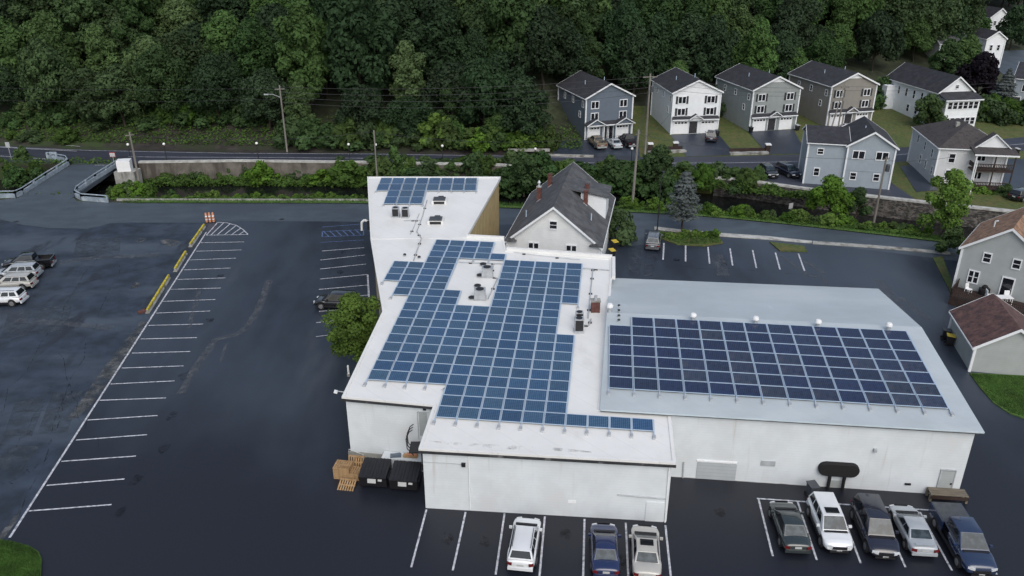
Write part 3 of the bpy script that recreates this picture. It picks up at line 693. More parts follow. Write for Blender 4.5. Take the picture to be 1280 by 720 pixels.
def spruce(name, label, p, H, R, mat='leaf_spruce', seed=1, n=7000, s=.2, bare=.12, ex=.75):
    r = random.Random(seed); t = thing(name, label, 'tree', p); b = MB(); tiers = int(H/.55)
    for i in range(n):
        k = r.randrange(tiers); f = (k+.5)/tiers; z = H*(bare+(1-bare)*f)
        rr = R*(1-f)**ex*(min(1, .55+f*3) if ex < .6 else 1)*(.82+.3*r.random())*(1+.18*math.sin(k*2.1)); a = r.random()*6.28; q = r.random()**.5
        a += .18*math.sin(a*5+k)
        x, y = math.cos(a)*rr*q, math.sin(a)*rr*q
        leaf_quad(b, Vector((x, y, z-.45*q*rr*.35+r.gauss(0, .07))), Vector((math.cos(a)*.5, math.sin(a)*.5, .9)).normalized(), s, r)
    b.build('crown', mat, t)
    m = MB(); m.tube((0, 0, -.5), (0, 0, H*.9), .16, .04); m.build('trunk', 'bark', t)
spruce('blue_spruce', 'grey-blue spruce standing alone at the edge of the lower street', at(852, 288, 0), 8.0, 2.5, seed=4, s=.14, n=5200, bare=.24, ex=.5)
spruce('blue_spruce', 'dark blue-grey spruce on the lawn right of the white porch house', ground(1249, 143), 9.0, 3.4, seed=5, s=.22)
# grass blades as one ground cover mass
b = MB(); r = random.Random(9)
def tufts(poly, n, z, h):
    xs_ = [p[0] for p in poly]; ys_ = [p[1] for p in poly]
    def inside(x, y):
        c = False; j = len(poly)-1
        for i in range(len(poly)):
            (x0, y0), (x1, y1) = poly[i], poly[j]
            if (y0 > y) != (y1 > y) and x < (x1-x0)*(y-y0)/(y1-y0)+x0: c = not c
            j = i
        return c
    k = 0
    while k < n:
        x, y = r.uniform(min(xs_), max(xs_)), r.uniform(min(ys_), max(ys_))
        if not inside(x, y): continue
        k += 1; zz = z if z is not None else land(x, y); hh = h*(.6+.8*r.random()); a = r.random()*6.28; w_ = .035
        dx, dy = math.cos(a)*w_, math.sin(a)*w_; lx, ly = r.gauss(0, .3)*hh, r.gauss(0, .3)*hh
        o = len(b.v); b.v += [(x-dx, y-dy, zz), (x+dx, y+dy, zz), (x+lx, y+ly, zz+hh)]; b.f.append((o, o+1, o+2))
W2 = lambda pix, z: [tuple(at(p[0], p[1], z)[:2]) for p in pix]
tufts(W2([(-10, 674), (14, 677), (36, 683), (47, 690), (51, 699), (50, 722), (-10, 722)], .14), 14000, .14, .10)
tufts(W2([(1213, 467), (1282, 470), (1282, 522), (1262, 515), (1242, 502), (1226, 485)], .10), 9000, .10, .07)
for x0 in range(-56, 64, 4):
    n0, n1 = lerp_curve(BANK, x0), lerp_curve(BANK, x0+4)
    tufts([(x0, n0-1.2), (x0+4, n1-1.2), (x0+4, n1+1.6), (x0, n0+1.6)], 420, None, .5)
tufts([(-92, 115), (-66, 115), (-62, 124), (-66, 129), (-92, 130)], 3500, None, .6)
tufts(W2([(824, 290), (858, 293), (899, 299), (902, 303), (880, 306), (846, 304), (826, 297)], .14), 1500, .14, .25)
tag(b.build('grass', 'grass_blade'), None, None, None, 'stuff')
b = MB(); r = random.Random(12)
def weeds(n, fx, fy, fz, hmax, s=.16):
    for i in range(n):
        x = fx(); y = fy(x); k = .5+.5*math.sin(x*1.3+1.7*math.sin(x*.37))*math.cos(y*.9+x*.21)
        h = hmax*(.15+.85*k)*r.random()**.7
        leaf_quad(b, Vector((x, y, fz(x, y)+h)), Vector((r.gauss(0, .5), r.gauss(-.2, .5), .8)).normalized(), s*(.7+.6*r.random()), r)
weeds(16000, lambda: r.uniform(-58, -14), lambda x: lerp_curve(BANK, x)+r.uniform(.0, 2.2), land, .65)
weeds(17000, lambda: r.uniform(12, 60), lambda x: lerp_curve(BANK, x)+r.uniform(-.3, 3.0), land, .75)
weeds(15000, lambda: r.uniform(-60, 14), lambda x: lerp_curve(WALL, x)-r.uniform(.7, 3.6), lambda x, y: -1.8, 1.5)
weeds(6000, lambda: r.uniform(-95, -64), lambda x: r.uniform(114.5, 129), land, 1.2)
weeds(9000, lambda: r.uniform(-95, 12), lambda x: lerp_curve(ROADF, x)+3+abs(r.gauss(0, 5)), land, .9)
weeds(5000, lambda: r.uniform(16, 44), lambda x: lerp_curve(WALL, x)+r.uniform(-3, .2), lambda x, y: -.2, 1.6)
tag(b.build('undergrowth', 'leaf_shrub'), None, None, None, 'stuff')

# ------------------------------------------------------------------ main white building
RA, RB, RY = 4.95, .06, 43.5
ROOFN = Vector((0, -RB, 1)).normalized(); ROOFP = Vector((0, RY, RA))
def rf(px, py): return onplane(px, py, ROOFP, ROOFN)
def rz(x, y): return RA+RB*(y-RY)
P = {k: rf(*v) for k, v in dict(a=(427, 497), b=(541.5, 507.5), c=(523, 562), d=(845, 580), e=(838, 517), f=(751, 511), g=(765, 349), h=(765, 324), i=(633, 314), j=(630, 300), k=(583, 297.5), l=(463, 299), m=(478, 390), n=(459, 222), o=(626, 222)).items()}
wb = thing('flat_roof_building', 'white flat-roofed commercial building carrying the blue solar panels', 'building', (P['c'].x, P['c'].y, 0))
WO = Vector((P['c'].x, P['c'].y, 0))
def loc2(p): return (p.x-WO.x, p.y-WO.y)
def inset(poly, d):
    out = []; n = len(poly)
    for i in range(n):
        a, b_, c = Vector(poly[i-1]), Vector(poly[i]), Vector(poly[(i+1) % n])
        e1, e2 = (b_-a).normalized(), (c-b_).normalized()
        n1, n2 = Vector((-e1.y, e1.x)), Vector((-e2.y, e2.x))
        k = (n1+n2); k = k/max(.3, k.dot(n1)); out.append(tuple(b_+k*d))
    return out
zl = lambda p, off=0: rz(p[0]+WO.x, p[1]+WO.y)+off
main = [loc2(P[q]) for q in 'abcdefghijklm'[:2]]+[loc2(P[q]) for q in 'cdefghijklm']
wing = [loc2(P[q]) for q in 'lkon']
def ccw(poly):
    ar = sum(poly[i][0]*poly[(i+1) % len(poly)][1]-poly[(i+1) % len(poly)][0]*poly[i][1] for i in range(len(poly)))
    return poly if ar > 0 else poly[::-1]
main, wing = ccw(main), ccw(wing)
def walls(poly, mat_of, name='wall', z0=0., top=-.32):
    n = len(poly)
    by = {}
    for i in range(n):
        p, q = poly[i], poly[(i+1) % n]; m = mat_of(i, p, q)
        if m is None: continue
        b = by.setdefault(m, MB())
        d = (Vector(q)-Vector(p)).normalized(); nn = Vector((-d.y, d.x))*.3
        P4 = [p, q, (q[0]+nn.x-d.x*.3, q[1]+nn.y-d.y*.3), (p[0]+nn.x+d.x*.3, p[1]+nn.y+d.y*.3)]
        b.prism(P4, z0, lambda r_: zl(r_, top))
    for m, b in by.items(): b.build(name, m, wb)
wi = inset(main, .22)
ia = main.index(loc2(P['a']))
def near(p, k): return abs(p[0]-loc2(P[k])[0])+abs(p[1]-loc2(P[k])[1]) < .9
def mm(i, p, q):
    if near(p, 'l') and near(q, 'm') or near(p, 'm') and near(q, 'a'): return 'tan_wall'
    if near(p, 'k') and near(q, 'l'): return None
    return 'brick_white'
walls(wi, mm)
wi2 = inset(wing, .2)
def mm2(i, p, q):
    if near(p, 'k') and near(q, 'o'): return 'panel_yellow'
    if near(p, 'n') and near(q, 'l'): return 'tan_wall'
    if near(p, 'l') and near(q, 'k'): return None
    return 'brick_white'
walls(wi2, mm2)
b = MB(); b.prism(main, lambda p: zl(p, -.24), lambda p: zl(p, 0)); b.build('roof', 'roof_white', wb)
b = MB(); b.prism(inset(wing, .002), lambda p: zl(p, -.24), lambda p: zl(p, .03)); b.build('roof', 'roof_white', wb)
# parapet edge rims (raised white gravel stop) and dark drip edge below
def rim(poly, skip, name, mat, w, h, zb):
    b = MB(); ins = inset(poly, w); n = len(poly)
    for i in range(n):
        if skip(poly[i], poly[(i+1) % n]): continue
        j = (i+1) % n
        b.prism([poly[i], poly[j], ins[j], ins[i]], lambda p: zl(p, zb), lambda p: zl(p, zb+h))
    return b.build(name, mat, wb)
rim(inset(main, .003), lambda p, q: (near(p, 'k') and near(q, 'l')), 'roof_edge', 'roof_white', .22, .10, -.02)
rim(inset(wing, .006), lambda p, q: (near(p, 'l') and near(q, 'k')), 'roof_edge', 'roof_white', .22, .12, .02)
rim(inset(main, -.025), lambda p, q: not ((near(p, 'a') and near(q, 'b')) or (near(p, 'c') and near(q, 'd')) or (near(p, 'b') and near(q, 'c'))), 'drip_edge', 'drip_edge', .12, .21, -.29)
# back parapets
def par(p, q, h, w, name='parapet'):
    p, q = P[p], P[q]; d = (q-p).normalized(); n_ = Vector((-d.y, d.x, 0))*w
    b = MB(); b.prism([loc2(p), loc2(q), loc2(q+n_), loc2(p+n_)], lambda t: zl(t, -.02), lambda t: zl(t, h)); b.build(name, 'roof_white', wb)
par('h', 'i', .35, -.3) if False else par('i', 'h', .35, .3)
par('k', 'j', .3, .3)
par('g', 'h', .30, -.3)
# stain by the notch
st = rf(570, 487)
b = MB(); 
pts = [rf(*p) for p in ((556, 484), (576, 483), (592, 484), (590, 489), (566, 493), (548, 491), (551, 487))]
b.add([(p.x-WO.x, p.y-WO.y, p.z+.012) for p in pts], [tuple(range(len(pts)))]); o = b.build('roof_stain', 'stain', wb)
if o.data.polygons[0].normal.z < 0: o.data.flip_normals()
b = MB(); pts = [rf(*p) for p in ((535, 551), (620, 556), (700, 560), (760, 567), (700, 564), (640, 562), (560, 556))]
b.add([(p.x-WO.x, p.y-WO.y, p.z+.010) for p in pts], [tuple(range(len(pts)))]); o = b.build('roof_stain', 'stain', wb)
if o.data.polygons[0].normal.z < 0: o.data.flip_normals()
# facade details.  fp(): point on a vertical facade plane through two ground points
def facade(p, q):
    p, q = Vector((p.x, p.y, 0)), Vector((q.x, q.y, 0)); d = (q-p).normalized(); n = Vector((d.y, -d.x, 0))
    if n.y > 0: n = -n
    return p, d, n
cw = [Vector((p[0]+WO.x, p[1]+WO.y, 0)) for p in wi]
def wcorner(k): return min(cw, key=lambda v: (v-Vector((P[k].x, P[k].y, 0))).length)
fpro = facade(wcorner('c'), wcorner('d')); fwing = facade(wcorner('a'), wcorner('b'))
def onfac(fc, px, py, out=0): return onplane(px, py, fc[0], fc[2])+fc[2]*out
def fbox(root, name, mat, fc, px0, py0, px1, py1, t, out=0, base=None):
    """box on a facade covering a pixel rectangle, t thick"""
    a, c = onfac(fc, px0, py0), onfac(fc, px1, py1); d = fc[1]
    x0, x1 = (a-fc[0]).dot(d), (c-fc[0]).dot(d); zA, zB = a.z, c.z
    if base is not None: zB = base
    m = fc[0]+d*(x0+x1)/2+fc[2]*(out+t/2); o = root.location
    b = MB(); b.box((m.x-o.x, m.y-o.y, (zA+zB)/2-o.z), (abs(x1-x0), t, abs(zA-zB)), rz=math.atan2(d.y, d.x))
    return b.build(name, mat, root)
def ftube(root, name, mat, fc, pix, r_, out):
    o = Vector(root.location); b = MB(); b.path([onfac(fc, *p, out)-o for p in pix], r_); return b.build(name, mat, root)
ftube(wb, 'downspout', 'white_paint', fpro, [(586, 567), (588, 636)], .05, .06)
ftube(wb, 'conduit', 'alu_dull', fpro, [(530, 577), (579, 580)], .02, .03)
fbox(wb, 'wall_lamp', 'black_plastic', fpro, 577, 578, 582, 582.5, .15)
ftube(wb, 'conduit', 'alu_dull', fpro, [(772, 618), (832, 623)], .045, .05)
ftube(wb, 'corner_pipe', 'white_paint', fpro, [(836.5, 583), (831, 653)], .05, .06)
fbox(wb, 'door', 'brick_white', fpro, 808, 627, 829, 652, .05)
fbox(wb, 'wall_patch', 'white_paint', fpro, 710, 625, 720, 629, .02)
fbox(wb, 'wall_lamp', 'black_plastic', fwing, 529, 508.5, 533, 512, .15)
dr = fbox(wb, 'door', 'sid_grey', fwing, 523.5, 515.5, 535, 545, .05)
fbox(wb, 'door_frame', 'alu_dull', fwing, 522.5, 514, 536, 515.5, .08); fbox(wb, 'door_frame', 'alu_dull', fwing, 522, 514.5, 523.4, 548, .08)
fbox(wb, 'ledge', 'concrete', fwing, 436, 569, 527, 572, .08)
# stair landing with a curved black guard
t = thing('stair_guard', 'curved black metal guard on the wall under the roof corner', 'railing', onfac(fwing, 527, 556, .9)+Vector((-.25, 0, 1.1)))
b = MB(); 
for k in (0, .35, .7): b.path([(0, -k, -.9), (-.45, -k, -.3), (-.5, -k, .5), (-.25, -k, 1.1), (0, -k, 1.3)], .035)
b.build('hoop', 'iron', t); b = MB(); b.box((.2, -.35, -.45), (1.0, 1.3, .12)); b.build('platform', 'iron', t)
b = MB(); b.tube((.6, .4, -.4), (.6, .4, -2.0), .05); b.tube((.6, -.9, -.4), (.6, -.9, -2.0), .05); b.build('support', 'iron', t)
# pipe guard by the pallets, loading curb with junk
t = thing('pipe_rail', 'bent grey pipe rail on the wall behind the wooden pallets', 'railing', onfac(fwing, 437, 575, .12)); o = Vector(t.location); b = MB()
b.path([onfac(fwing, *p, .15)-o for p in ((437, 576), (437, 560), (455, 567), (455, 575))], .025); b.build('pipe', 'galv', t)
# ------------------------------------------------------------------ metal-roofed long building
FL, FR, BR, BL = Vector((6.25, 48.55, 5.6)), Vector((31.78, 45.76, 5.6)), Vector((34.2, 69.04, 5.6)), Vector((9.45, 71.6, 5.6))
mb = thing('long_building', 'long white building with pale blue metal roof and dark solar panels', 'building', (FL.x, FL.y, 0))
MO = Vector((FL.x, FL.y, 0)); RISE = 1.38
RL, RR = FL.lerp(BL, .55)+Vector((0, 0, RISE)), FR.lerp(BR, .55)+Vector((0, 0, RISE))
def slab(b, pts, th):
    pts = [Vector(p) for p in pts]; n = len(pts)
    vs = pts+[p-Vector((0, 0, th)) for p in pts]
    b.add(vs, [tuple(range(n)), tuple(range(2*n-1, n-1, -1))]+[(i, n+i, n+(i+1) % n, (i+1) % n) for i in range(n)]); return b
b = MB(); slab(b, [p-MO for p in (FL, FR, RR, RL)], .14); slab(b, [p-MO for p in (RL, RR, BR, BL)], .14); b.build('roof', 'metal_roof', mb)
ins_ = lambda p, dx, dy: Vector((p.x+dx, p.y+dy, 0))
w0, w1, w2, w3 = ins_(FL, .05, .3), ins_(FR, -.35, .35), ins_(BR, -.35, -.3), ins_(BL, .05, -.3)
b = MB()
vs = [w0, w1, w2, w3]; zt = 5.43
V = [v-MO for v in vs]+[v-MO+Vector((0, 0, zt)) for v in vs]+[(w0.lerp(w3, .55))-MO+Vector((0, 0, zt+RISE)), (w1.lerp(w2, .55))-MO+Vector((0, 0, zt+RISE))]
b.add(V, [(0, 1, 5, 4), (2, 3, 7, 6), (1, 2, 6, 9, 5), (3, 0, 4, 8, 7), (3, 2, 1, 0), (4, 5, 9, 8), (7, 8, 9, 6)]); b.build('wall', 'brick_white', mb)
b = MB()
for p, q in ((FL, FR), (FL, RL), (RL, BL), (FR, RR), (RR, BR), (BL, BR)):
    d = (q-p).normalized(); s_ = Vector((-d.y, d.x, 0)).normalized()*.04
    b.tube(p-MO-Vector((0, 0, .07)), q-MO-Vector((0, 0, .05)), .06, n=4)
b.build('eave_trim', 'metal_trim', mb)
b = MB(); d = (FR-FL).normalized(); b.tube(FL-MO+Vector((0, .1, -.2)), FR-MO+Vector((0, .02, -.17)), .045); b.build('painted_eave_shadow', 'drip_edge', mb)  # dark tube added as a painted shadow line under the front eave
flong = facade(w0, w1)
gd = fbox(mb, 'garage_door', 'rib_door', flong, 872, 577.5, 917.5, 607, .06, base=.02)
fbox(mb, 'door_frame', 'white_paint', flong, 870.8, 575.8, 921.5, 577.6, .09)
fbox(mb, 'vent_panel', 'alu_dull', flong, 951.5, 575.5, 968.5, 582.5, .06)
t_ = fbox(mb, 'door', 'sid_grey', flong, 1177, 588, 1187, 616, .06)
fbox(mb, 'door_frame', 'alu_dull', flong, 1176, 586, 1195.6, 588, .09); fbox(mb, 'door_frame', 'alu_dull', flong, 1176, 587, 1170, 616, .09); fbox(mb, 'door_frame', 'alu_dull', flong, 1194.5, 588, 1188, 616, .09)
fbox(mb, 'door_handle', 'iron', flong, 1187.5, 603, 1188.7, 605, .12)
fbox(mb, 'wall_vent', 'black_plastic', flong, 1131, 603.5, 1138, 606, .08)
fbox(mb, 'wall_lamp', 'alu_dull', flong, 1092, 560, 1095, 564, .2)
ftube(mb, 'downspout', 'alu_dull', flong, [(854.5, 577), (853, 602)], .05, .07)
fbox(mb, 'base_course', 'concrete', flong, 838, 603, 870, 607, .04, base=.02); fbox(mb, 'base_course', 'concrete', flong, 920, 603, 1030, 612, .04, base=.02)
fbox(mb, 'entrance_door', 'sid_grey', flong, 1037, 600, 1050, 617, .06, base=.02)
# awning: black fabric hood with rounded ends, over side curtains
ac = onfac(flong, 1047, 588, 0); aw = thing('awning', 'black rounded fabric awning over the side entrance', 'awning', (ac.x, ac.y, 0), math.atan2(flong[1].y, flong[1].x))
def pill(b, hx, rr, z0, z1, y0, n=8):
    pr = [(hx-rr+math.sin(math.pi*k/n)*rr, (z0+z1)/2-math.cos(math.pi*k/n)*rr) for k in range(n+1)]+[(-hx+rr-math.sin(math.pi*k/n)*rr, (z0+z1)/2+math.cos(math.pi*k/n)*rr) for k in range(n+1)]
    return pr
zc = ac.z+.22
pl = pill(None, 1.40, .52, zc-.52, zc+.52, 0)
b = MB(); n = len(pl)
V = [(x, -.02, z) for x, z in pl]+[(x, -.30, z-.02) for x, z in pl]+[(x*.97, -.36, (z-zc)*.95+zc-.02) for x, z in pl]
b.add(V, [(i, (i+1) % n, n+(i+1) % n, n+i) for i in range(n)]+[(n+i, n+(i+1) % n, 2*n+(i+1) % n, 2*n+i) for i in range(n)]+[tuple(range(2*n, 3*n))]); b.build('hood', 'black_cloth', aw, smooth=50)
for s_ in (-1, 1):
    b = MB(); b.box((s_*.50, -.18, (zc-.4)/2), (.14, .3, zc-.4)); b.build('side_curtain', 'black_cloth', aw)
# ------------------------------------------------------------------ solar panels
def panel_proto(w, d, mat, tilt):
    t = thing('solar_panel', 'x', 'solar panel', (0, 0, 0)); b = MB(); fw = .030; h = .05
    def T(x, y, z): return (x, y*math.cos(tilt), z+y*math.sin(tilt)+.14)
    def bar(x0, x1, y0, y1):
        b.add([T(x, y, z) for z in (0, h) for x, y in ((x0, y0), (x1, y0), (x1, y1), (x0, y1))], ((0, 3, 2, 1), (4, 5, 6, 7), (0, 1, 5, 4), (1, 2, 6, 5), (2, 3, 7, 6), (3, 0, 4, 7)))
    bar(0, w, 0, fw); bar(0, w, d-fw, d); bar(0, fw, fw, d-fw); bar(w-fw, w, fw, d-fw)
    b.build('frame', 'alu', t)
    g = MB(); g.add([T(x, y, h*.75) for x, y in ((fw, fw), (w-fw, fw), (w-fw, d-fw), (fw, d-fw))], [(0, 1, 2, 3)]); g.add([T(x, y, h*.3) for x, y in ((fw, fw), (w-fw, fw), (w-fw, d-fw), (fw, d-fw))], [(3, 2, 1, 0)])
    g.build('cell_face', mat, t)
    return t
def cellmat(m, cw, chh, k):
    """add the cell grid to the glass material"""
    nt = m.node_tree; L = nt.links.new; b = nt.nodes['Principled BSDF']; src = b.inputs['Base Color'].links[0].from_socket
    tc = nd(nt, 'ShaderNodeTexCoord'); br = nd(nt, 'ShaderNodeTexBrick'); br.offset = 0; br.inputs['Scale'].default_value = 1; br.inputs['Brick Width'].default_value = cw; br.inputs['Row Height'].default_value = chh
    br.inputs['Mortar Size'].default_value = .012; br.inputs['Color1'].default_value = (1, 1, 1, 1); br.inputs['Color2'].default_value = (.9, .93, 1, 1); br.inputs['Mortar'].default_value = (k, k, k, 1)
    L(tc.outputs['Object'], br.inputs['Vector']); x = nd(nt, 'ShaderNodeMix', data_type='RGBA', blend_type='MULTIPLY'); x.inputs[0].default_value = 1; x.clamp_result = False
    L(src, x.inputs[6]); L(br.outputs[0], x.inputs[7]); L(x.outputs[2], b.inputs['Base Color'])
for m_ in ('glass_cell', 'glass_cell_navy', 'glass_cell_grey'): cellmat(MT[m_], .14, .16, 2.4)
npanel = 0
def place_panels(cells, O, C, R, zf, proto, w, d, group, labeler, alt=None):
    """cells: list of (col, row); O origin of cell (0,0); C/R lattice vectors (xy)"""
    global npanel
    slope = (zf(O.x+R.x, O.y+R.y)-zf(O.x, O.y))/R.length
    slc = (zf(O.x+C.x, O.y+C.y)-zf(O.x, O.y))/C.length
    yaw = math.atan2(C.y, C.x); first = {0: True, 1: True}
    byrow = {}
    for c, k in cells: byrow.setdefault(k, []).append(c)
    for k in sorted(byrow):
        for i, c in enumerate(sorted(byrow[k])):
            p = O+C*c+R*k; pos = (p.x, p.y, zf(p.x, p.y)); a = 0
            if alt and alt(c, k): a = 1
            pr = proto[a]; lab = labeler(i+1, k+1, a)
            o = pr if first[a] else dup(pr, pos, yaw)
            first[a] = False
            o.location = pos; o.rotation_euler = (math.atan(slope), -math.atan(slc), yaw); o['label'] = lab; o['group'] = group
            npanel += 1
def rails(runs, O, C, R, zf, name, labeler, group, foot=.55, wid=.042):
    for i, (c, k0, k1) in enumerate(runs):
        p, q = O+C*c+R*k0-R.normalized()*foot, O+C*c+R*k1
        p, q = Vector((p.x, p.y, zf(p.x, p.y)+.07)), Vector((q.x, q.y, zf(q.x, q.y)+.15))
        t = thing(name, labeler(i+1), 'rail', p, 0, group); d = q-p; n_ = Vector((-d.y, d.x, 0)).normalized()*wid
        b = MB(); u = Vector((0, 0, .05))
        b.add([-n_-u, n_-u, d+n_-u, d-n_-u, -n_+u, n_+u, d+n_+u, d-n_+u], ((0, 3, 2, 1), (4, 5, 6, 7), (0, 1, 5, 4), (1, 2, 6, 5), (2, 3, 7, 6), (3, 0, 4, 7))); b.build('rail_bar', 'alu', t)
        f = MB(); f.box((d.normalized()*.05)[:], (.20, .42, .16), rz=math.atan2(d.y, d.x)-math.pi/2); f.build('foot_block', 'alu_dull', t)
CV, RV = Vector((1.503, -.160, 0)), Vector((.165, 1.326, 0))
O1 = Vector((-10.88, 52.49, 0))-RV*3
cells = []
for k in range(1, 23):
    if k == 1: cs = range(4, 14)
    elif k < 4: cs = range(4, 10)
    elif k < 10: cs = range(0, 10)
    elif k < 13: cs = range(0, 9)
    elif k == 13: cs = [0, 1, 2, 5, 6, 7, 8]
    elif k == 14: cs = [-1, 0, 1, 2]+list(range(5, 10))
    elif k == 15: cs = [-1, 0, 1]+list(range(5, 10))
    elif k < 19: cs = [-2, -1, 0, 1]+list(range(5, 10))
    elif k == 19: cs = [0, 1]+list(range(5, 10))
    elif k == 20: cs = range(0, 5)
    else: cs = range(0, 4)
    cells += [(c, k-1) for c in cs]
pw, pd, tl = 1.415, 1.24, .045
place_panels(cells, O1+Vector((.06, .06, 0)), CV, RV, lambda x, y: rz(x, y), [panel_proto(pw, pd, 'glass_cell', tl)], pw, pd, 'solar panels on the white flat roof',
             lambda i, k, a: 'blue solar panel, %s from left in %s row from the front of the white roof' % (ordw(i), ordw(k)))
runs = []
for c in range(-2, 15):
    ks = sorted(k for cc, k in cells if cc == c or cc == c-1)
    s_ = None
    for k in ks+[99]:
        if s_ is None: s_ = k; e = k
        elif k <= e+1: e = k
        else: runs.append((c, s_, e+1)); s_ = k; e = k
rails(runs, O1, CV, RV, rz, 'mounting_rail', lambda i: 'pale panel mounting rail, number %s counted from the left on the white roof' % ordw(i), 'mounting rails of the white roof array')
# back wing array
q0, q1, q2, q3 = rf(477.1, 224.4), rf(597.7, 224.6), rf(479.6, 256.6), rf(527, 257)
C2 = (q1-q0)/8; C2.z = 0
Rv = Vector((-C2.y, C2.x, 0)).normalized()
c1 = q0+C2; hgt = (c1-q2).dot(Rv); R2 = Rv*(hgt/4); skew = C2.normalized()*((c1-q2).dot(C2.normalized())/4)*0.6; R2 = R2+skew
O2 = Vector((q0.x, q0.y, 0))-R2*4
c2 = [(c, k) for k in (2, 3) for c in range(8)]+[(c, k) for k in (0, 1) for c in (1, 2, 3)]
w2, d2 = C2.length*.93, R2.length*.9
rzw = lambda x, y: rz(x, y)+.03
place_panels(c2, O2, C2, R2, rzw, [panel_proto(w2, d2, 'glass_cell', .05)], w2, d2, 'solar panels on the back wing roof',
             lambda i, k, a: 'blue solar panel, %s from left in %s row from the front of the back wing' % (ordw(i), ordw(k)))
rails([(0, 2, 4), (1, 0, 4), (2, 0, 4), (3, 0, 4), (4, 0, 4), (5, 2, 4), (6, 2, 4), (7, 2, 4), (8, 2, 4)], O2, C2, R2, rzw, 'mounting_rail', lambda i: 'pale panel mounting rail, %s from the left on the back wing roof' % ordw(i), 'mounting rails of the back wing array', .4)
# metal roof array
mn = (FR-FL).cross(RL-FL).normalized(); mp = lambda px, py: onplane(px, py, FL, mn)
def mz(x, y): return FL.z-((x-FL.x)*mn.x+(y-FL.y)*mn.y)/mn.z
b0, b1, t0, t1 = mp(761, 487), mp(1186.5, 513), mp(788, 399.5), mp(1133, 414.5)
C3 = (b1-b0)/13; C3.z = 0
R3 = ((t0-(b0+C3))+(t1-b1))/14; R3.z = 0
O3 = Vector((b0.x, b0.y, 0))
c3 = [(c, k) for k in range(6) for c in range(13)]+[(c, 6) for c in range(1, 13)]
print('metal lattice', C3, R3, C2, R2)
w3_, d3_ = C3.length-.085, R3.length-.075
greys = {(5, 3), (5, 2), (7, 3), (7, 2), (3, 1), (3, 2), (5, 1), (6, 0), (10, 0), (11, 0), (12, 0), (11, 1), (12, 1), (11, 2), (8, 0), (2, 6), (10, 3), (12, 3), (4, 5)}
place_panels(c3, O3, C3, R3, mz, [panel_proto(w3_, d3_, 'glass_cell_navy', .03), panel_proto(w3_, d3_, 'glass_cell_grey', .03)], w3_, d3_, 'solar panels on the metal roof',
             lambda i, k, a: '%s solar panel, %s from left in %s row from the front of the metal roof' % ('greyish' if a else 'navy', ordw(i), ordw(k)), lambda c, k: (c, k) in greys)
rails([(c, 0, 7 if c else 6) for c in range(14)], O3, C3, R3, mz, 'mounting_rail', lambda i: 'pale panel mounting rail, %s from the left on the metal roof' % ordw(i), 'mounting rails of the metal roof array', wid=.036)
print('panels', npanel)
# ------------------------------------------------------------------ roof equipment
def vent_cap(name, label, p, r_, h, mat, group=None):
    t = thing(name, label, 'roof vent', p, 0, group)
    b = MB(); b.lathe([(r_*.6, 0), (r_*.6, h*.55)]); b.build('neck', 'alu_dull', t)
    b = MB(); b.lathe([(r_*.7, h*.5), (r_, h*.6), (r_*1.0, h*.8), (r_*.7, h*.97), (r_*.1, h)]); b.build('cap', mat, t, smooth=40)
for i, (px, py) in enumerate(((866, 401), (943.8, 405), (1021.7, 409), (1110, 413))):
    vent_cap('roof_vent', 'white domed roof vent, %s from the left above the dark panels' % ordw(i+1), mp(px, py), .26, .7, 'white_paint', 'domed vents along the metal roof')
vent_cap('roof_vent', 'white domed vent beside the white building at the metal roof corner', mp(762, 390), .28, .8, 'white_paint')
for i, py in enumerate((384, 390, 396.5, 402)):
    vent_cap('pipe_vent', 'small dark pipe vent, %s from the back in the short row' % ordw(i+1), mp(773.5, py), .12, .25, 'iron', 'row of small pipe vents')
def skylight(px, py, label):
    p = rf(px, py); t = thing('roof_hatch', label, 'roof hatch', p, 0, 'roof hatches on the back wing')
    b = MB(); b.box((0, 0, .2), (1.7, 1.5, .4)); b.build('curb', 'roof_white', t)
    b = MB(); b.box((0, -.05, .45), (1.35, 1.25, .1)); b.build('cover', 'grey_plastic', t)
    b = MB(); b.box((0, -.765, .2), (1.2, .03, .3)); b.build('grille', 'black_plastic', t); b = MB(); b.box((.1, .9, .25), (.6, .3, .4)); b.build('vent_box', 'iron', t)
skylight(549.5, 253, 'dark roof hatch nearer the panels on the back wing'); skylight(545, 278, 'dark roof hatch nearer the seam on the back wing')
def condenser(name, label, p, s_, rzz=0, face='black_plastic', group=None, legs=True):
    t = thing(name, label, 'air conditioner', p, rzz, group)
    b = MB(); b.box((0, 0, .12+s_[2]/2), s_); b.build('cabinet', 'galv', t)
    b = MB(); b.box((0, -s_[1]/2-.01, .12+s_[2]/2), (s_[0]*.86, .03, s_[2]*.86)); b.build('grille', face, t)
    b = MB(); b.lathe([(s_[0]*.36, 0), (s_[0]*.36, .05)], (0, 0, .125+s_[2])); b.build('fan_guard', 'black_plastic', t)
    b = MB(); b.box((0, 0, .06), (s_[0]*1.15, s_[1]*1.1, .11)); b.build('stand', 'alu_dull', t)
condenser('air_conditioner', 'air conditioner with black grille, the one beside the grey panels on the back wing', rf(495, 271), (.75, .8, .95), group='twin air conditioners on the back wing')
condenser('air_conditioner', 'air conditioner with black grille, the one beside the hatches on the back wing', rf(507, 271.5), (.75, .8, .95), group='twin air conditioners on the back wing')
condenser('air_conditioner', 'dark air conditioner behind another, right of the panels', rf(724, 402), (.65, .6, .8), group='stacked air conditioners by the metal roof')
condenser('air_conditioner', 'dark air conditioner in front of another, right of the panels', rf(723.5, 414), (.75, .7, 1.1), group='stacked air conditioners by the metal roof')
condenser('air_conditioner', 'pale wire-framed air conditioner in the panel gap, the rear one', rf(609, 345), (1.0, .9, .8), face='alu_dull', group='air conditioners in the panel gap')
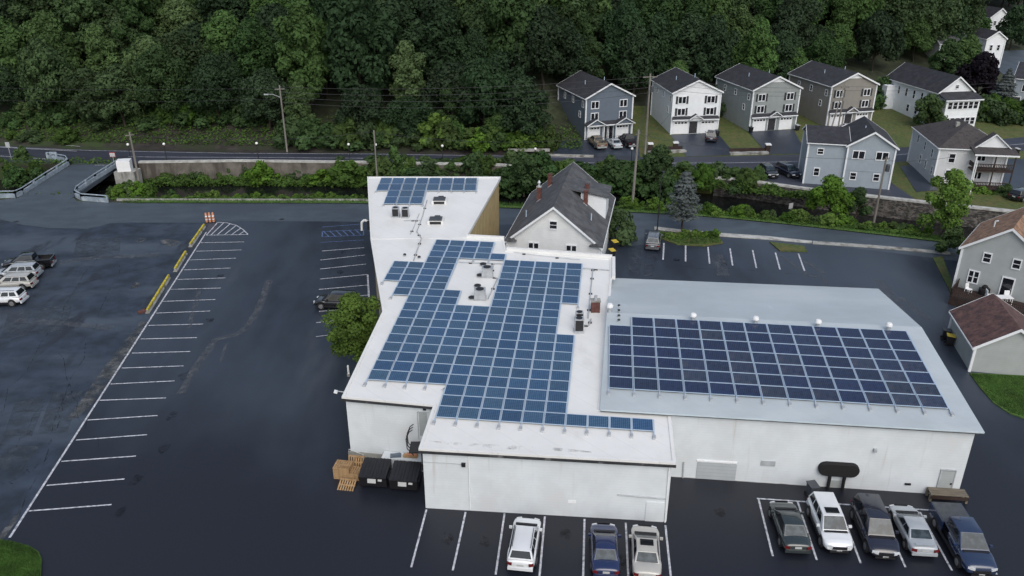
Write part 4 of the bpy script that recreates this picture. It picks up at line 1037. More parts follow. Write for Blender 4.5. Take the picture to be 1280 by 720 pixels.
condenser('air_conditioner', 'pale wire-framed air conditioner in the panel gap, the front one', rf(600, 373), (1.0, .9, .8), face='alu_dull', group='air conditioners in the panel gap')
for i, (px, py) in enumerate(((604, 332), (600, 346), (597, 359), (590, 374))):
    vent_cap('pipe_vent', 'dark round pipe vent in the panel gap, %s from the back' % ordw(i+1), rf(px, py), .32, .28, 'iron', 'dark vents in the panel gap')
p = rf(744, 389); t = thing('chimney', 'short reddish brick chimney at the seam with the metal roof', 'chimney', p)
b = MB(); b.box((0, 0, .5), (.75, .6, 1.0)); b.build('stack', 'brick_red', t); b = MB(); b.box((0, 0, 1.05), (.85, .7, .1)); b.build('cap', 'concrete', t); b = MB(); b.lathe([(.14, 1.1), (.14, 1.5)]); b.build('flue', 'alu_dull', t)
def pipe(name, label, pix, r_=.045, lift=.12, mat='alu_dull'):
    ps = [rf(*q)+Vector((0, 0, lift)) for q in pix]; o = ps[0]; t = thing(name, label, 'pipe', o); b = MB(); b.path([q-o for q in ps], r_); b.build('pipe_run', mat, t)
    f = MB()
    for a, c in zip(ps, ps[1:]):
        n_ = max(1, int((c-a).length/2.5))
        for k in range(n_): q = a.lerp(c, (k+.5)/n_)-o; f.box((q.x, q.y, q.z-lift/2), (.3, .15, lift))
    f.build('support_block', 'iron', t)
pipe('roof_conduit', 'long grey conduit zigzagging over the seam of the back wing', [(534, 251), (528, 272), (521, 291), (527, 299), (522, 312), (517, 327)])
pipe('roof_conduit', 'short grey conduit beside the twin air conditioners', [(505, 277), (527, 276.5)])
pipe('roof_conduit', 'thin dark conduit with blocks parallel to the long conduit', [(524, 268), (517, 286), (513, 294)], .03)
pipe('roof_conduit', 'grey conduit behind the rear wire-framed air conditioner', [(574, 329), (602, 330), (630, 331)], .05)
pipe('roof_conduit', 'grey conduit bending beside the wire-framed air conditioners', [(617, 331), (614, 347), (622, 349), (610, 375)], .05)
pipe('roof_conduit', 'long grey pipe running back from the dark air conditioners', [(735, 399), (741, 340), (741, 337)], .05)
pipe('roof_conduit', 'grey cross pipe at the back right corner of the white roof', [(728, 336.5), (762, 339)], .05)
pipe('roof_conduit', 'thin pipe with blocks along the back parapet', [(642, 316.5), (668, 320), (725, 326)], .025)
pipe('roof_conduit', 'short pipes beside the front dark air conditioner', [(729, 408), (736, 408), (739, 400)], .05)
for i, (px, py) in enumerate(((505.5, 269), (506, 320.5), (524, 323.5))):
    vent_cap('pipe_vent', ['small vent between the twin air conditioners', 'small vent left of the zigzag conduit end', 'dark squat vent behind the left panels'][i], rf(px, py), .16, .3, 'iron')

# ------------------------------------------------------------------ houses
def window(root, face, u, z, w, h, kind='double', shut=False, name='window', glass='win_glass'):
    """face = (origin, along, outward) in the house's own frame; u, z = centre"""
    o, al, ou = face; c = o+al*u+Vector((0, 0, z)); rzz = math.atan2(al.y, al.x)
    f = MB(); t = .09
    for du, dz, ww, hh in ((-w/2+.05, 0, .1, h), (w/2-.05, 0, .1, h), (0, h/2-.06, w-.2, .12), (0, -h/2+.06, w-.2, .12)):
        q = c+al*du+ou*(t/2)+Vector((0, 0, dz)); f.box(q, (ww, t, hh), rzz)
    if kind in ('double', 'both'): q = c+ou*.03; f.box(q, (w-.2, .06, .05), rzz)
    if kind in ('pair', 'both'): q = c+ou*.04; f.box(q, (.12, .08, h-.24), rzz)
    fr = f.build(name, 'trim', root)
    g = MB(); q = c+ou*.012; g.box(q, (w-.2, .024, h-.24), rzz); g.build('pane', glass, fr)
    if shut:
        for s_ in (-1, 1):
            m = MB(); q = c+al*s_*(w/2+.22)+ou*.03; m.box(q, (.36, .06, h), rzz); m.build('shutter', 'shutter', root)
    return fr
def garage(root, face, u, w=2.6, h=2.3, z0=.05):
    o, al, ou = face; rzz = math.atan2(al.y, al.x); c = o+al*u+Vector((0, 0, z0+h/2))
    m = MB(); m.box(c+ou*.03, (w, .06, h), rzz); g = m.build('garage_door', 'white_paint', root)
    for k in range(4):
        m = MB(); m.box(c+al*((k-1.5)*w/4.4)+ou*.07+Vector((0, 0, h*.36)), (w/6, .02, .28), rzz); m.build('pane', 'win_glass', g)
def door(root, face, u, w=1.0, h=2.1, z0=.1, mat='door_dark', fr=True):
    o, al, ou = face; rzz = math.atan2(al.y, al.x); c = o+al*u+Vector((0, 0, z0+h/2))
    m = MB(); m.box(c+ou*.03, (w, .06, h), rzz); d = m.build('door', mat, root)
    if fr:
        f = MB()
        for s_ in (-1, 1): f.box(c+al*s_*(w/2+.06)+ou*.05, (.12, .1, h+.1), rzz)
        f.box(c+ou*.05+Vector((0, 0, h/2+.12)), (w+.24, .1, .14), rzz); f.build('door_frame', 'trim', root)
    k = MB(); k.sphere(c+al*(w*.38)+ou*.09, .05, 6, 4); k.build('handle', 'galv', d)
def mass(root, x0, x1, y0, y1, ze, rise, ridge, wallm, roofm, over=.35, trim='trim', zb=-2.5, corners=True, drop=0):
    """gabled block; ridge 'y' runs away from the front (gable in front), 'x' runs along it, 'hip' hips all four"""
    b = MB(); xm, ym = (x0+x1)/2, (y0+y1)/2
    B4 = [(x0, y0), (x1, y0), (x1, y1), (x0, y1)]
    V = [(x, y, zb) for x, y in B4]+[(x, y, ze) for x, y in B4]
    W = x1-x0; D = y1-y0
    if ridge == 'y':
        V += [(xm, y0, ze+rise), (xm, y1, ze+rise)]; Fs = [(0, 1, 5, 8, 4), (2, 3, 7, 9, 6), (1, 2, 6, 5), (3, 0, 4, 7), (3, 2, 1, 0), (5, 6, 9, 8), (7, 4, 8, 9)]
    elif ridge == 'x':
        V += [(x0, ym, ze+rise), (x1, ym, ze+rise)]; Fs = [(0, 1, 5, 4), (2, 3, 7, 6), (1, 2, 6, 9, 5), (3, 0, 4, 8, 7), (3, 2, 1, 0), (4, 5, 9, 8), (6, 7, 8, 9)]
    else: Fs = [(0, 1, 5, 4), (2, 3, 7, 6), (1, 2, 6, 5), (3, 0, 4, 7), (3, 2, 1, 0), (4, 5, 6, 7)]
    b.add(V, Fs); wl = b.build('wall', wallm, root)
    r_ = MB(); th = .16; tr = MB()
    if ridge in ('y', 'x'):
        half = (W if ridge == 'y' else D)/2; sl = rise/half; lift = .06
        e = half+over
        if ridge == 'y': mk_ = lambda s_, a, t: Vector((xm+s_*a, t, ze+rise-a*sl+lift)); t0_, t1_ = y0-over, y1+over
        else: mk_ = lambda s_, a, t: Vector((t, ym+s_*a, ze+rise-a*sl+lift)); t0_, t1_ = x0-over, x1+over
        for s_ in (-1, 1):
            pts = [mk_(s_, 0, t0_), mk_(s_, e, t0_), mk_(s_, e, t1_), mk_(s_, 0, t1_)]
            pts = [p+Vector((0, 0, th)) for p in pts]
            if (pts[1]-pts[0]).cross(pts[2]-pts[1]).z < 0: pts.reverse()
            slab(r_, pts, th)
            for t in (t0_, t1_):
                p, q = mk_(s_, 0, t), mk_(s_, e+.02, t); dv = Vector((0, -.03, 0)) if ridge == 'y' else Vector((-.03, 0, 0)); dv = dv if t == t0_ else -dv
                vs = [p+dv*.2, q+dv*.2, q+dv*.2+Vector((0, 0, th+.02)), p+dv*.2+Vector((0, 0, th+.02))]; vs = [v+Vector((0, 0, -.1)) if i < 2 else v for i, v in enumerate(vs)]
                vs += [v+dv*1.5 for v in vs]
                tr.add(vs, ((0, 1, 2, 3), (7, 6, 5, 4), (0, 4, 5, 1), (1, 5, 6, 2), (2, 6, 7, 3), (3, 7, 4, 0)))
            p, q = mk_(s_, e+.02, t0_), mk_(s_, e+.02, t1_); tr.tube(p+Vector((0, 0, .04)), q+Vector((0, 0, .04)), .09, n=4)
    else:
        e = over; hx = max(0, W/2-D/2); hy = max(0, D/2-W/2); z0_ = ze-.05; 
        E4 = [Vector((x0-e, y0-e, z0_)), Vector((x1+e, y0-e, z0_)), Vector((x1+e, y1+e, z0_)), Vector((x0-e, y1+e, z0_))]
        ra, rb_ = Vector((xm-hx, ym-hy, ze+rise)), Vector((xm+hx, ym+hy, ze+rise))
        V = E4+[ra, rb_]; Fs = [(0, 1, 4), (1, 2, 5, 4), (2, 3, 5), (3, 0, 4, 5), (3, 2, 1, 0)] if hy > 0 or hx == 0 else [(0, 1, 5, 4), (1, 2, 5), (2, 3, 4, 5), (3, 0, 4), (3, 2, 1, 0)]
        r_.add(V, Fs)
        for i in range(4): tr.tube(E4[i]-Vector((0, 0, .08)), E4[(i+1) % 4]-Vector((0, 0, .08)), .1, n=4)
    r_.build('roof', roofm, root); tr.build('roof_trim', trim, root)
    if corners:
        for x, y in B4[:2]+[B4[3]]:
            c = MB(); c.box((x+(.04 if x == x1 else -.04)*.5, y-.02 if y == y0 else y+.02, (ze+zb)/2-.1), (.22, .22, ze-zb-.1)); c.build('corner_board', trim, root)
    X, Y = Vector((1, 0, 0)), Vector((0, 1, 0))
    return dict(f=(Vector((x0, y0, 0)), X, -Y), l=(Vector((x0, y1, 0)), -Y, -X), r=(Vector((x1, y0, 0)), Y, X))
def hroot(name, label, fl, fr):
    rzz = math.atan2(fr.y-fl.y, fr.x-fl.x); t = thing(name, label, 'house', (fl.x, fl.y, min(fl.z, fr.z)), rzz)
    return t, math.hypot(fr.x-fl.x, fr.y-fl.y)
def pipevent(root, x, y, z, h=.8): b = MB(); b.tube((x, y, z), (x, y, z+h), .07, n=6); b.build('vent_pipe', 'alu', root)
def porch_roof(root, x0, x1, y, z, roofm, peak=False, d=1.0):
    b = MB(); slab(b, [(x0, y-d, z-.25), (x1, y-d, z-.25), (x1, y, z+.25), (x0, y, z+.25)], .14); b.build('porch_roof', roofm, root)
    t = MB(); t.box(((x0+x1)/2, y-d-.03, z-.33), (x1-x0, .06, .2)); t.build('fascia', 'trim', root)
def gablet(root, xc, w, h, y, z, wallm, roofm):
    b = MB(); b.add([(xc-w/2, y, z), (xc+w/2, y, z), (xc, y, z+h), (xc-w/2, y+1.2, z), (xc+w/2, y+1.2, z), (xc, y+1.2, z+h)], [(0, 1, 2), (5, 4, 3), (0, 3, 4, 1)]); b.build('gable', wallm, root)
    b = MB(); sl = h/(w/2); e = w/2+.25
    for s_ in (-1, 1):
        pts = [Vector((xc, y-.25, z+h+.12)), Vector((xc+s_*e, y-.25, z+h-e*sl+.12)), Vector((xc+s_*e, y+1.2, z+h-e*sl+.12)), Vector((xc, y+1.2, z+h+.12))]
        if (pts[1]-pts[0]).cross(pts[2]-pts[1]).z < 0: pts.reverse()
        slab(b, pts, .1)
    b.build('gable_roof', roofm, root)
    t = MB()
    for s_ in (-1, 1): t.tube((xc, y-.28, z+h+.03), (xc+s_*e, y-.28, z+h-e*sl+.03), .09, n=4)
    t.build('gable_trim', 'trim', root)
def at_on(px, py): return ground(px, py)

# four duplexes across the road
def duplex(label, flp, frp, depth, ze, rise, sid, wz, style, base=None):
    fl, fr = ground(*flp), ground(*frp)
    t, W = hroot('duplex_house', label, fl, fr)
    t.location.z = (fl.z+fr.z)/2
    f = mass(t, 0, W, 0, depth, ze, rise, 'y', sid, 'shingle_dark', .35)
    for z in wz:
        for u in (W*.19, W*.80): window(t, f['f'], u, z, 1.5, 1.35, 'pair', shut=(style in 'bcd' and style != 'a'))
    for u, z in ((depth*.25, wz[0]), (depth*.55, wz[0]), (depth*.8, wz[1]), (depth*.9, wz[0])): window(t, f['l'], u, z, .8, 1.2)
    if style == 'a':
        garage(t, f['f'], W*.18, 2.5); garage(t, f['f'], W*.80, 2.5); door(t, f['f'], W*.44); door(t, f['f'], W*.54, mat='win_glass')
        porch_roof(t, -.1, W+.1, 0, 3.0, 'shingle_dark'); gablet(t, W*.18, 3.2, .9, -1.1, 2.85, sid, 'shingle_dark'); gablet(t, W*.80, 3.2, .9, -1.1, 2.85, sid, 'shingle_dark')
        for u in (.03, .36, .62, .97): b = MB(); b.box((W*u, -.9, 1.3), (.16, .16, 2.8)); b.build('porch_post', 'trim', t)
    else:
        garage(t, f['f'], W*.2, 2.6); garage(t, f['f'], W*.78, 2.6); door(t, f['f'], W*.47, 1.5, mat='door_dark')
        porch_roof(t, 0, W, 0, 2.95, 'shingle_dark', d=.55); gablet(t, W*.5, 2.2, .7, -.6, 2.85, sid, 'shingle_dark')
    pipevent(t, W*.25, depth*.45, ze+rise*.5, .9); pipevent(t, W*.6, depth*.35, ze+rise*.8, .9)
    if style in 'bcd':
        k = MB(); k.add([(W*.5-1.4, -.02, ze+rise-.85), (W*.5+1.4, -.02, ze+rise-.85), (W*.5, -.02, ze+rise-.05), (W*.5-1.4, -.06, ze+rise-.85), (W*.5+1.4, -.06, ze+rise-.85), (W*.5, -.06, ze+rise-.05)], [(2, 1, 0), (3, 4, 5), (0, 1, 4, 3), (1, 2, 5, 4), (2, 0, 3, 5)]); k.build('gable_panel', 'trim', t)
    return t
duplex('slate blue duplex with gabled garage hoods and three vehicles in front', (731, 175), (788, 171.5), 13, 7.3, 2.2, 'sid_blue', (6.1, 4.1), 'a')
duplex('white duplex with dark shutters behind the tall utility pole', (838, 168), (896, 166), 13, 7.4, 2.0, 'sid_white', (6.1, 4.0), 'b')
duplex('sage green duplex with white gable panel and empty driveway', (936, 165), (993, 161), 14, 7.5, 2.1, 'sid_sage', (6.1, 4.0), 'c')
duplex('taupe duplex behind the double leaning pole with white car', (1032, 159), (1087, 155.5), 14, 7.5, 2.1, 'sid_taupe', (6.1, 4.0), 'd')
# light blue house on the stone wall (rear side seen)
fl, fr = at(1004, 230, 1.0), at(1110, 237, 1.0); t, W = hroot('light_blue_house', 'light blue two-storey house standing on the river wall', fl, fr); xs_ = W*.46
f1 = mass(t, 0, xs_-.01, 0.35, 8.5, 6.2, 1.5, 'x', 'sid_lightblue', 'shingle_dark', .3, zb=-1.0)
f2 = mass(t, xs_, W, 0, 10, 6.2, 2.0, 'y', 'sid_lightblue', 'shingle_dark', .35, zb=-1.0)
window(t, f1['f'], xs_*.32, 5.0, .95, 1.0); window(t, f1['f'], xs_*.3, 1.9, .9, 1.3)
w_ = W-xs_
window(t, f2['f'], w_*.24, 4.9, 1.75, 1.3, 'pair'); window(t, f2['f'], w_*.74, 4.9, 1.75, 1.3, 'pair'); window(t, f2['f'], w_*.2, 1.7, .95, 1.2); window(t, f2['f'], w_*.70, 1.7, .95, 1.2)
b = MB(); b.box((xs_+w_*.5, -.03, 2.55), (w_-.3, .05, .08)); b.build('belt_board', 'sid_lightblue', t)
b = MB(); b.box((W*.72, -.12, -.35), (W*.56, .3, .55)); b.build('foundation', 'concrete', t)
pipevent(t, xs_+w_*.4, 4, 7.4, .9)
# mauve house with two balconies
fl, fr = Vector((62.5, 116.4, 1.0)), Vector((71.9, 114.9, 1.0)); t, W = hroot('balcony_house', 'pale mauve house with worn roof and two tiered dark balconies', fl, fr)
D = 13.0
f = mass(t, 0, W*.98, 0, D, 5.75, 2.6, 'hip', 'sid_mauve', 'shingle_worn', .3, zb=-1.5)
for u, z in ((D*.24, 4.6), (D*.52, 4.4), (D*.80, 4.2), (D*.66, 2.0), (D*.9, 1.9), (D*.45, 2.1)): window(t, f['l'], u, z, .85, 1.4)
window(t, f['f'], W*.2, 4.2, 1.0, 1.5); window(t, f['f'], W*.2, 1.8, 1.0, 1.4)
g0, g1 = W*.46, W*1.02
gablet(t, (g0+g1)/2, (g1-g0)*.86, 1.9, -.15, 6.05, 'trim', 'shingle_worn')
b = MB(); slab(b, [(g0-.3, -2.3, 5.5), (g1+.3, -2.3, 5.5), (g1+.3, 0, 6.1), (g0-.3, 0, 6.1)], .16); b.build('porch_roof', 'shingle_worn', t)
b = MB(); b.box(((g0+g1)/2, -2.33, 5.38), (g1-g0+.6, .08, .22)); b.build('fascia', 'trim', t)
for z in (.3, 3.0):
    b = MB(); b.box(((g0+g1)/2, -1.1, z), (g1-g0, 2.1, .2)); b.build('balcony_floor', 'wood_dark', t)
    b = MB(); b.box(((g0+g1)/2, -2.1, z+1.05), (g1-g0, .1, .1)); b.box(((g0+g1)/2, -2.1, z+.3), (g1-g0, .08, .08))
    n = int((g1-g0)/.22)
    for k in range(n): b.box((g0+(k+.5)*(g1-g0)/n, -2.1, z+.65), (.09, .05, .75))
    b.box((g0+.05, -1.1, z+.75), (.08, 2.0, .65)); b.build('balcony_rail', 'wood_dark', t)
    door(t, f['f'], W*.85, 1.0, 2.0, z+.1, 'white_paint'); window(t, f['f'], W*.62, z+1.5, 1.2, 1.2, 'pair')
for x in (g0+.06, (g0+g1)/2, g1-.06): b = MB(); b.box((x, -2.1, 2.5), (.14, .14, 5.8)); b.build('porch_post', 'trim' if x < g0+1 else 'wood_dark', t)
b = MB(); b.box((W*.38, D*.42, 7.6), (.5, .6, 1.5)); b.build('chimney', 'concrete', t)
# white house with glazed two-storey porch, far right on the slope
fl, fr = Vector((78.9, 151.5, land(79, 152.6))), Vector((85.7, 152.7, land(79, 152.6))); t, W = hroot('porch_house', 'white house with glazed two-storey porch and dark gable roof', fl, fr); D = 16
f = mass(t, 0, W, 0, D, 6.4, 2.6, 'y', 'sid_white', 'shingle_dark', .4, zb=-3)
for k in range(6): window(t, f['l'], D*(.12+.15*k), 4.7, .8, 1.7)
for k in range(3): window(t, f['l'], D*(.5+.16*k), 1.9, .95, 1.5)
window(t, f['f'], W*.5, 7.3, .8, .8)
b = MB(); b.box((W/2, -1.3, 2.2), (W*.98, 2.55, 6.6)); b.build('porch', 'sid_white', t)
b = MB(); slab(b, [(-.4, -2.9, 5.5), (W+.4, -2.9, 5.5), (W+.4, 0, 6.4), (-.4, 0, 6.4)], .16); b.build('porch_roof', 'shingle_dark', t); b = MB(); b.box((W/2, -2.93, 5.38), (W+.8, .08, .2)); b.build('fascia', 'trim', t)
pf = (Vector((0, -2.575, 0)), Vector((1, 0, 0)), Vector((0, -1, 0)))
for z in (4.4, 1.5):
    for k in range(6): window(t, pf, W*(.12+.152*k), z, W*.145, 1.45)
pl_ = (Vector((W*.01, 0, 0)), Vector((0, -1, 0)), Vector((-1, 0, 0)))
for z in (4.4, 1.5): window(t, pl_, 1.2, z, 1.3, 1.45, 'pair')
b = MB(); b.box((W/2, -1.3, -.9), (W, 2.6, .5)); b.build('porch_base', 'concrete', t)
b = MB(); b.box((-.9, D-1.5, 3.0), (2.0, 3.2, 4.6)); b.build('rear_annex', 'sid_white', t)
# pale house cut by the right edge, with dark roof
fl, fr = ground(1261, 133), ground(1310, 140); t, W = hroot('pale_blue_house', 'pale blue house with dark roof cut off by the frame edge', fl, fr)
f = mass(t, 0, W, 0, 13, 6.0, 2.2, 'x', 'sid_lightblue', 'shingle_dark', .4); window(t, f['f'], 2.2, 4.2, 1.5, 1.5, 'pair'); window(t, f['f'], 6.0, 4.2, 1.5, 1.5, 'pair'); door(t, f['f'], 1.0, 1.3, 2.1, .2); window(t, f['f'], 5.5, 1.6, 1.5, 1.4, 'pair')
window(t, f['l'], 3, 4, 1, 1.4)
# white barn-like house on the hill behind
fl, fr = ground(1226, 84), ground(1243, 85); t, W = hroot('white_hill_house', 'narrow white house with slanted roof above the purple tree', fl, fr)
W = max(W, 4.5); f = mass(t, 0, W, 0, 11, 6.6, 1.5, 'y', 'sid_white', 'shingle_dark', .3); window(t, f['f'], W*.3, 4.6, .8, 1.4); window(t, f['f'], W*.7, 4.6, .8, 1.4); window(t, f['l'], 4, 4.6, .9, 1.4)
fl, fr = ground(1170, 82), ground(1205, 86); t, W = hroot('hidden_house', 'white house half hidden among trees on the right-hand hill', fl, fr)
f = mass(t, 0, W, 0, 10, 5.5, 2.0, 'x', 'sid_white', 'shingle_grey', .3); window(t, f['f'], W*.3, 3.8, .9, 1.4); window(t, f['f'], W*.7, 3.8, .9, 1.4)
fl, fr = ground(1234, 41), ground(1248, 42); t, W = hroot('hill_top_house', 'small white house glimpsed highest on the right-hand hill', fl, fr)
f = mass(t, 0, max(W, 5), 0, 8, 4.0, 2.0, 'y', 'sid_white', 'shingle_dark', .3); window(t, f['f'], 1.4, 2.6, .8, 1.2); window(t, f['f'], 3.4, 2.6, .8, 1.2)
# grey house with brown roof, right edge
fl, fr = at(1190, 366, 0), at(1296, 392, 0); t, W = hroot('brown_roof_house', 'pale grey house with brown shingle roof beside the driveway', fl, fr)
D = 9.3
f = mass(t, 0, W, 0, D, 5.35, 2.9, 'y', 'sid_grey', 'shingle_brown', .3, zb=-.3)
window(t, f['f'], W*.30, 4.75, .85, 1.15); window(t, f['f'], W*.64, 4.75, .85, 1.15); window(t, f['f'], W*.20, 2.35, 1.1, 1.5, 'both'); window(t, f['f'], W*.95, 2.2, 1.0, 1.4)
door(t, f['f'], W*.60, 1.0, 2.1, .9, 'win_glass')
window(t, f['l'], D*.28, 4.2, .75, 1.6); window(t, f['l'], D*.62, 3.0, .75, 1.5); window(t, f['l'], D*.6, .7, .9, .45); window(t, f['l'], D*.85, .7, .9, .45)
b = MB(); b.box((-.6, D+.4, 1.6), (1.4, 1.6, 3.2)); b.build('entry_porch', 'white_paint', t); b = MB(); b.box((-.6, D-.42, 2.0), (.8, .04, 1.5)); b.build('entry_glass', 'win_glass', t)
b = MB(); b.tube((W*.22, D*.45, 6.4), (W*.22, D*.45, 7.5), .07); b.tube((W*.22, D*.45, 7.5), (W*.22+.3, D*.45, 7.6), .07); b.build('vent_pipe', 'trim', t)
b = MB(); slab(b, [(W+.3, 1.5, 5.2), (W+6, 1.5, 5.2), (W+6, 5.5, 6.8), (W+.3, 5.5, 6.8)], .18); slab(b, [(W+.3, 5.5, 6.8), (W+6, 5.5, 6.8), (W+6, 9.0, 5.2), (W+.3, 9.0, 5.2)], .18); b.build('side_roof', 'shingle_brown', t)
b = MB(); b.box((W+3, 5.2, 2.5), (5.6, 7, 5.2)); b.build('side_wing', 'sid_grey', t)
HM = Matrix.Translation(t.location) @ Matrix.Rotation(t.rotation_euler.z, 4, 'Z')
dk = thing('wood_deck', 'dark brown wooden deck with railings behind the brown roofed house', 'deck', HM @ Vector((.4, 0, 0)), t.rotation_euler.z)
b = MB(); b.box((3.9, -1.75, .42), (7.8, 3.4, .85)); b.build('platform', 'wood_dark', dk)
b = MB()
for (x0, y0), (x1, y1) in (((0, -.1), (0, -3.4)), ((0, -3.4), (7.7, -3.4)), ((7.7, -3.4), (7.7, -.1))):
    b.tube((x0, y0, 1.8), (x1, y1, 1.8), .06, n=4); L_ = math.hypot(x1-x0, y1-y0); n = int(L_/.18)
    for k in range(n+1): b.box((x0+(x1-x0)*k/n, y0+(y1-y0)*k/n, 1.32), (.05, .05, .95))
b.build('deck_rail', 'wood_dark', dk)
def chair(label, p, rzz, mat='white_paint'):
    c = thing('patio_chair', label, 'chair', p, rzz, 'white patio chairs'); m = MB(); m.box((0, 0, .42), (.55, .55, .06)); m.build('seat', mat, c); m = MB(); m.box((0, .26, .72), (.55, .06, .6), rx=-.15); m.build('backrest', mat, c)
    for sx in (-1, 1):
        for sy in (-1, 1): m = MB(); m.box((sx*.24, sy*.24, .2), (.05, .05, .4)); m.build('leg', mat, c)
DM = Matrix.Translation(dk.location) @ Matrix.Rotation(dk.rotation_euler.z, 4, 'Z')
tb = thing('patio_table', 'white patio table on the dark deck', 'table', DM @ Vector((4.6, -1.6, .85))); b = MB(); b.box((0, 0, .72), (1.6, .9, .06)); b.build('tabletop', 'white_paint', tb)
for sx in (-1, 1):
    for sy in (-1, 1): b = MB(); b.box((sx*.7, sy*.38, .35), (.06, .06, .69)); b.build('leg', 'white_paint', tb)
chair('white patio chair at the table end nearer the grill', DM @ Vector((3.2, -1.3, .85)), 1.4); chair('white patio chair between the table and the house door', DM @ Vector((4.8, -.6, .85)), 0); chair('white patio chair alone at the deck corner', DM @ Vector((1.2, -1.0, .85)), .5)
g = thing('grill', 'black covered grill against the grey house wall', 'grill', DM @ Vector((2.6, -.6, .85))); b = MB(); b.box((0, 0, .4), (.9, .55, .8)); b.build('cart', 'black_plastic', g); b = MB(); b.lathe([(.3, .8), (.3, .95), (.2, 1.1), (.05, 1.15)]); b.build('hood', 'black_cloth', g)
rc = thing('patio_mat', 'red folded canopy lying at the right end of the deck', 'canopy', DM @ Vector((8.9, -1.2, .0))); b = MB(); b.box((0, 0, .45), (1.8, 1.6, .9)); b.build('bundle', 'red', rc); b = MB(); b.box((0, 0, .95), (1.5, 1.3, .12), rz=.1); b.build('fold', 'red', rc)
# garage shed with plum roof
fl, fr = at(1211.5, 464, 0), at(1306, 473, 0); t, W = hroot('garage_shed', 'pale grey garage with plum-brown roof on the lawn corner', fl, fr)
f = mass(t, 0, W, 0, 7.0, 2.5, 2.0, 'y', 'sid_grey', 'shingle_plum', .28, zb=-.1)
# cream gabled house behind the white roof
l_, r__ = at(630, 299, 5.0), at(754, 307, 5.0); fl, fr = Vector((l_.x+.35, l_.y+.3, 0)), Vector((r__.x-.35, r__.y+.3, 0)); t, W = hroot('gabled_house', 'cream clapboard gabled house with grey roof and brick chimneys', fl, fr)
D = 17.3; RS = 4.1
f = mass(t, 0, W, 0, D, 4.75, RS, 'y', 'sid_cream', 'shingle_grey', .35, zb=-.1)
window(t, f['f'], W*.5, 6.9, .95, 1.05, 'double'); window(t, f['f'], W*.29, 4.35, 1.25, .85, 'pair'); window(t, f['f'], W*.70, 4.35, 1.25, .85, 'pair')
for u in (3, 6, 9, 12): window(t, f['r'], u, 3.4, .9, 1.4)
for s_, x in ((0, .35), (1, W-.35)):
    b = MB(); b.add([(x-.75, -.5, 4.85), (x+.75, -.5, 4.85), (x, -.5, 5.3), (x-.75, 0, 4.85), (x+.75, 0, 4.85), (x, 0, 5.3)], [(0, 1, 2), (5, 4, 3), (0, 3, 4, 1), (1, 4, 5, 2), (2, 5, 3, 0)]); b.build('eave_return', 'shingle_grey', t)
def hz(x): return 4.75+RS*(1-abs(x-W/2)/(W/2))+.2
for x, y, h, w in ((W*.20, 9.2, 2.2, .5), (W*.27, 13.2, 2.0, .5), (W*.76, 7.8, 2.1, .46), (W*.755, 9.6, 2.3, .46)):
    b = MB(); b.box((x, y, hz(x)+h/2-.6), (w, w, h)); c = b.build('chimney', 'brick_red', t); b = MB(); b.box((x, y, hz(x)+h-.56), (w+.1, w+.1, .09)); b.build('chimney_cap', 'concrete' if x < W*.22 else 'brick_red', c)
    b = MB(); b.box((x, y-w/2-.08, hz(x)+.03), (w+.1, .16, .06), ry=math.atan2(RS, W/2)*(-1 if x < W/2 else 1)); b.build('flashing', 'alu_dull', c)
x = W*.20; b = MB(); b.lathe([(.2, 0), (.14, .25), (.14, .5), (.24, .52), (.05, .8)], (x, 9.2, hz(x)+1.6)); b.build('chimney_cowl', 'galv', t)
b = MB(); dx0, dx1, dy0, dy1 = W*.70, W*.99, 8.2, 12.4; zt_ = hz(W*.70)+.75
b.add([(dx0, dy0, hz(dx0)-.4), (dx1, dy0, hz(dx1)-.3), (dx1, dy0, zt_-.5), (dx0, dy0, zt_), (dx0, dy1, hz(dx0)-.4), (dx1, dy1, hz(dx1)-.3), (dx1, dy1, zt_-.5), (dx0, dy1, zt_)], [(0, 1, 2, 3), (7, 6, 5, 4), (1, 5, 6, 2), (3, 2, 6, 7), (0, 3, 7, 4)]); b.build('dormer', 'sid_white', t)
b = MB(); dsl = .5/(dx1-dx0); dz = lambda x: zt_+.16-dsl*(x-dx0)
slab(b, [(dx0-1.6, dy0-.2, dz(dx0-1.6)), (dx1+.3, dy0-.2, dz(dx1+.3)), (dx1+.3, dy1+.2, dz(dx1+.3)), (dx0-1.6, dy1+.2, dz(dx0-1.6))], .14); b.build('dormer_roof', 'shingle_grey', t)
pipevent(t, W*.86, 4.5, hz(W*.86)-.1, .9); pipevent(t, W*.13, 4.5, hz(W*.13)-.1, .9); pipevent(t, W*.92, 12, hz(W*.8)+.1, .9)

# ------------------------------------------------------------------ vehicles (front = +Y, origin on the ground)
def loft(st, nseg=None):
    """st: (y, zb, zt, hw, crown) -> closed body"""
    b = MB(); n = 12
    for y, zb, zt, hw, cr in st:
        h = zt-zb
        ring = [(-hw*.86, zb), (-hw*.97, zb+h*.22), (-hw, zb+h*.5), (-hw*.985, zb+h*.74), (-hw*.90, zt-h*.06), (-hw*.5, zt+cr*.7),
                (hw*.5, zt+cr*.7), (hw*.90, zt-h*.06), (hw*.985, zb+h*.74), (hw, zb+h*.5), (hw*.97, zb+h*.22), (hw*.86, zb)]
        b.v += [(x, y, z) for x, z in ring]
    for k in range(len(st)-1):
        for i in range(n):
            j = (i+1) % n; b.f.append((k*n+i, k*n+j, (k+1)*n+j, (k+1)*n+i))
    b.f += [tuple(range(n-1, -1, -1)), tuple(range((len(st)-1)*n, len(st)*n))]
    b.f = [f[::-1] for f in b.f]
    return b
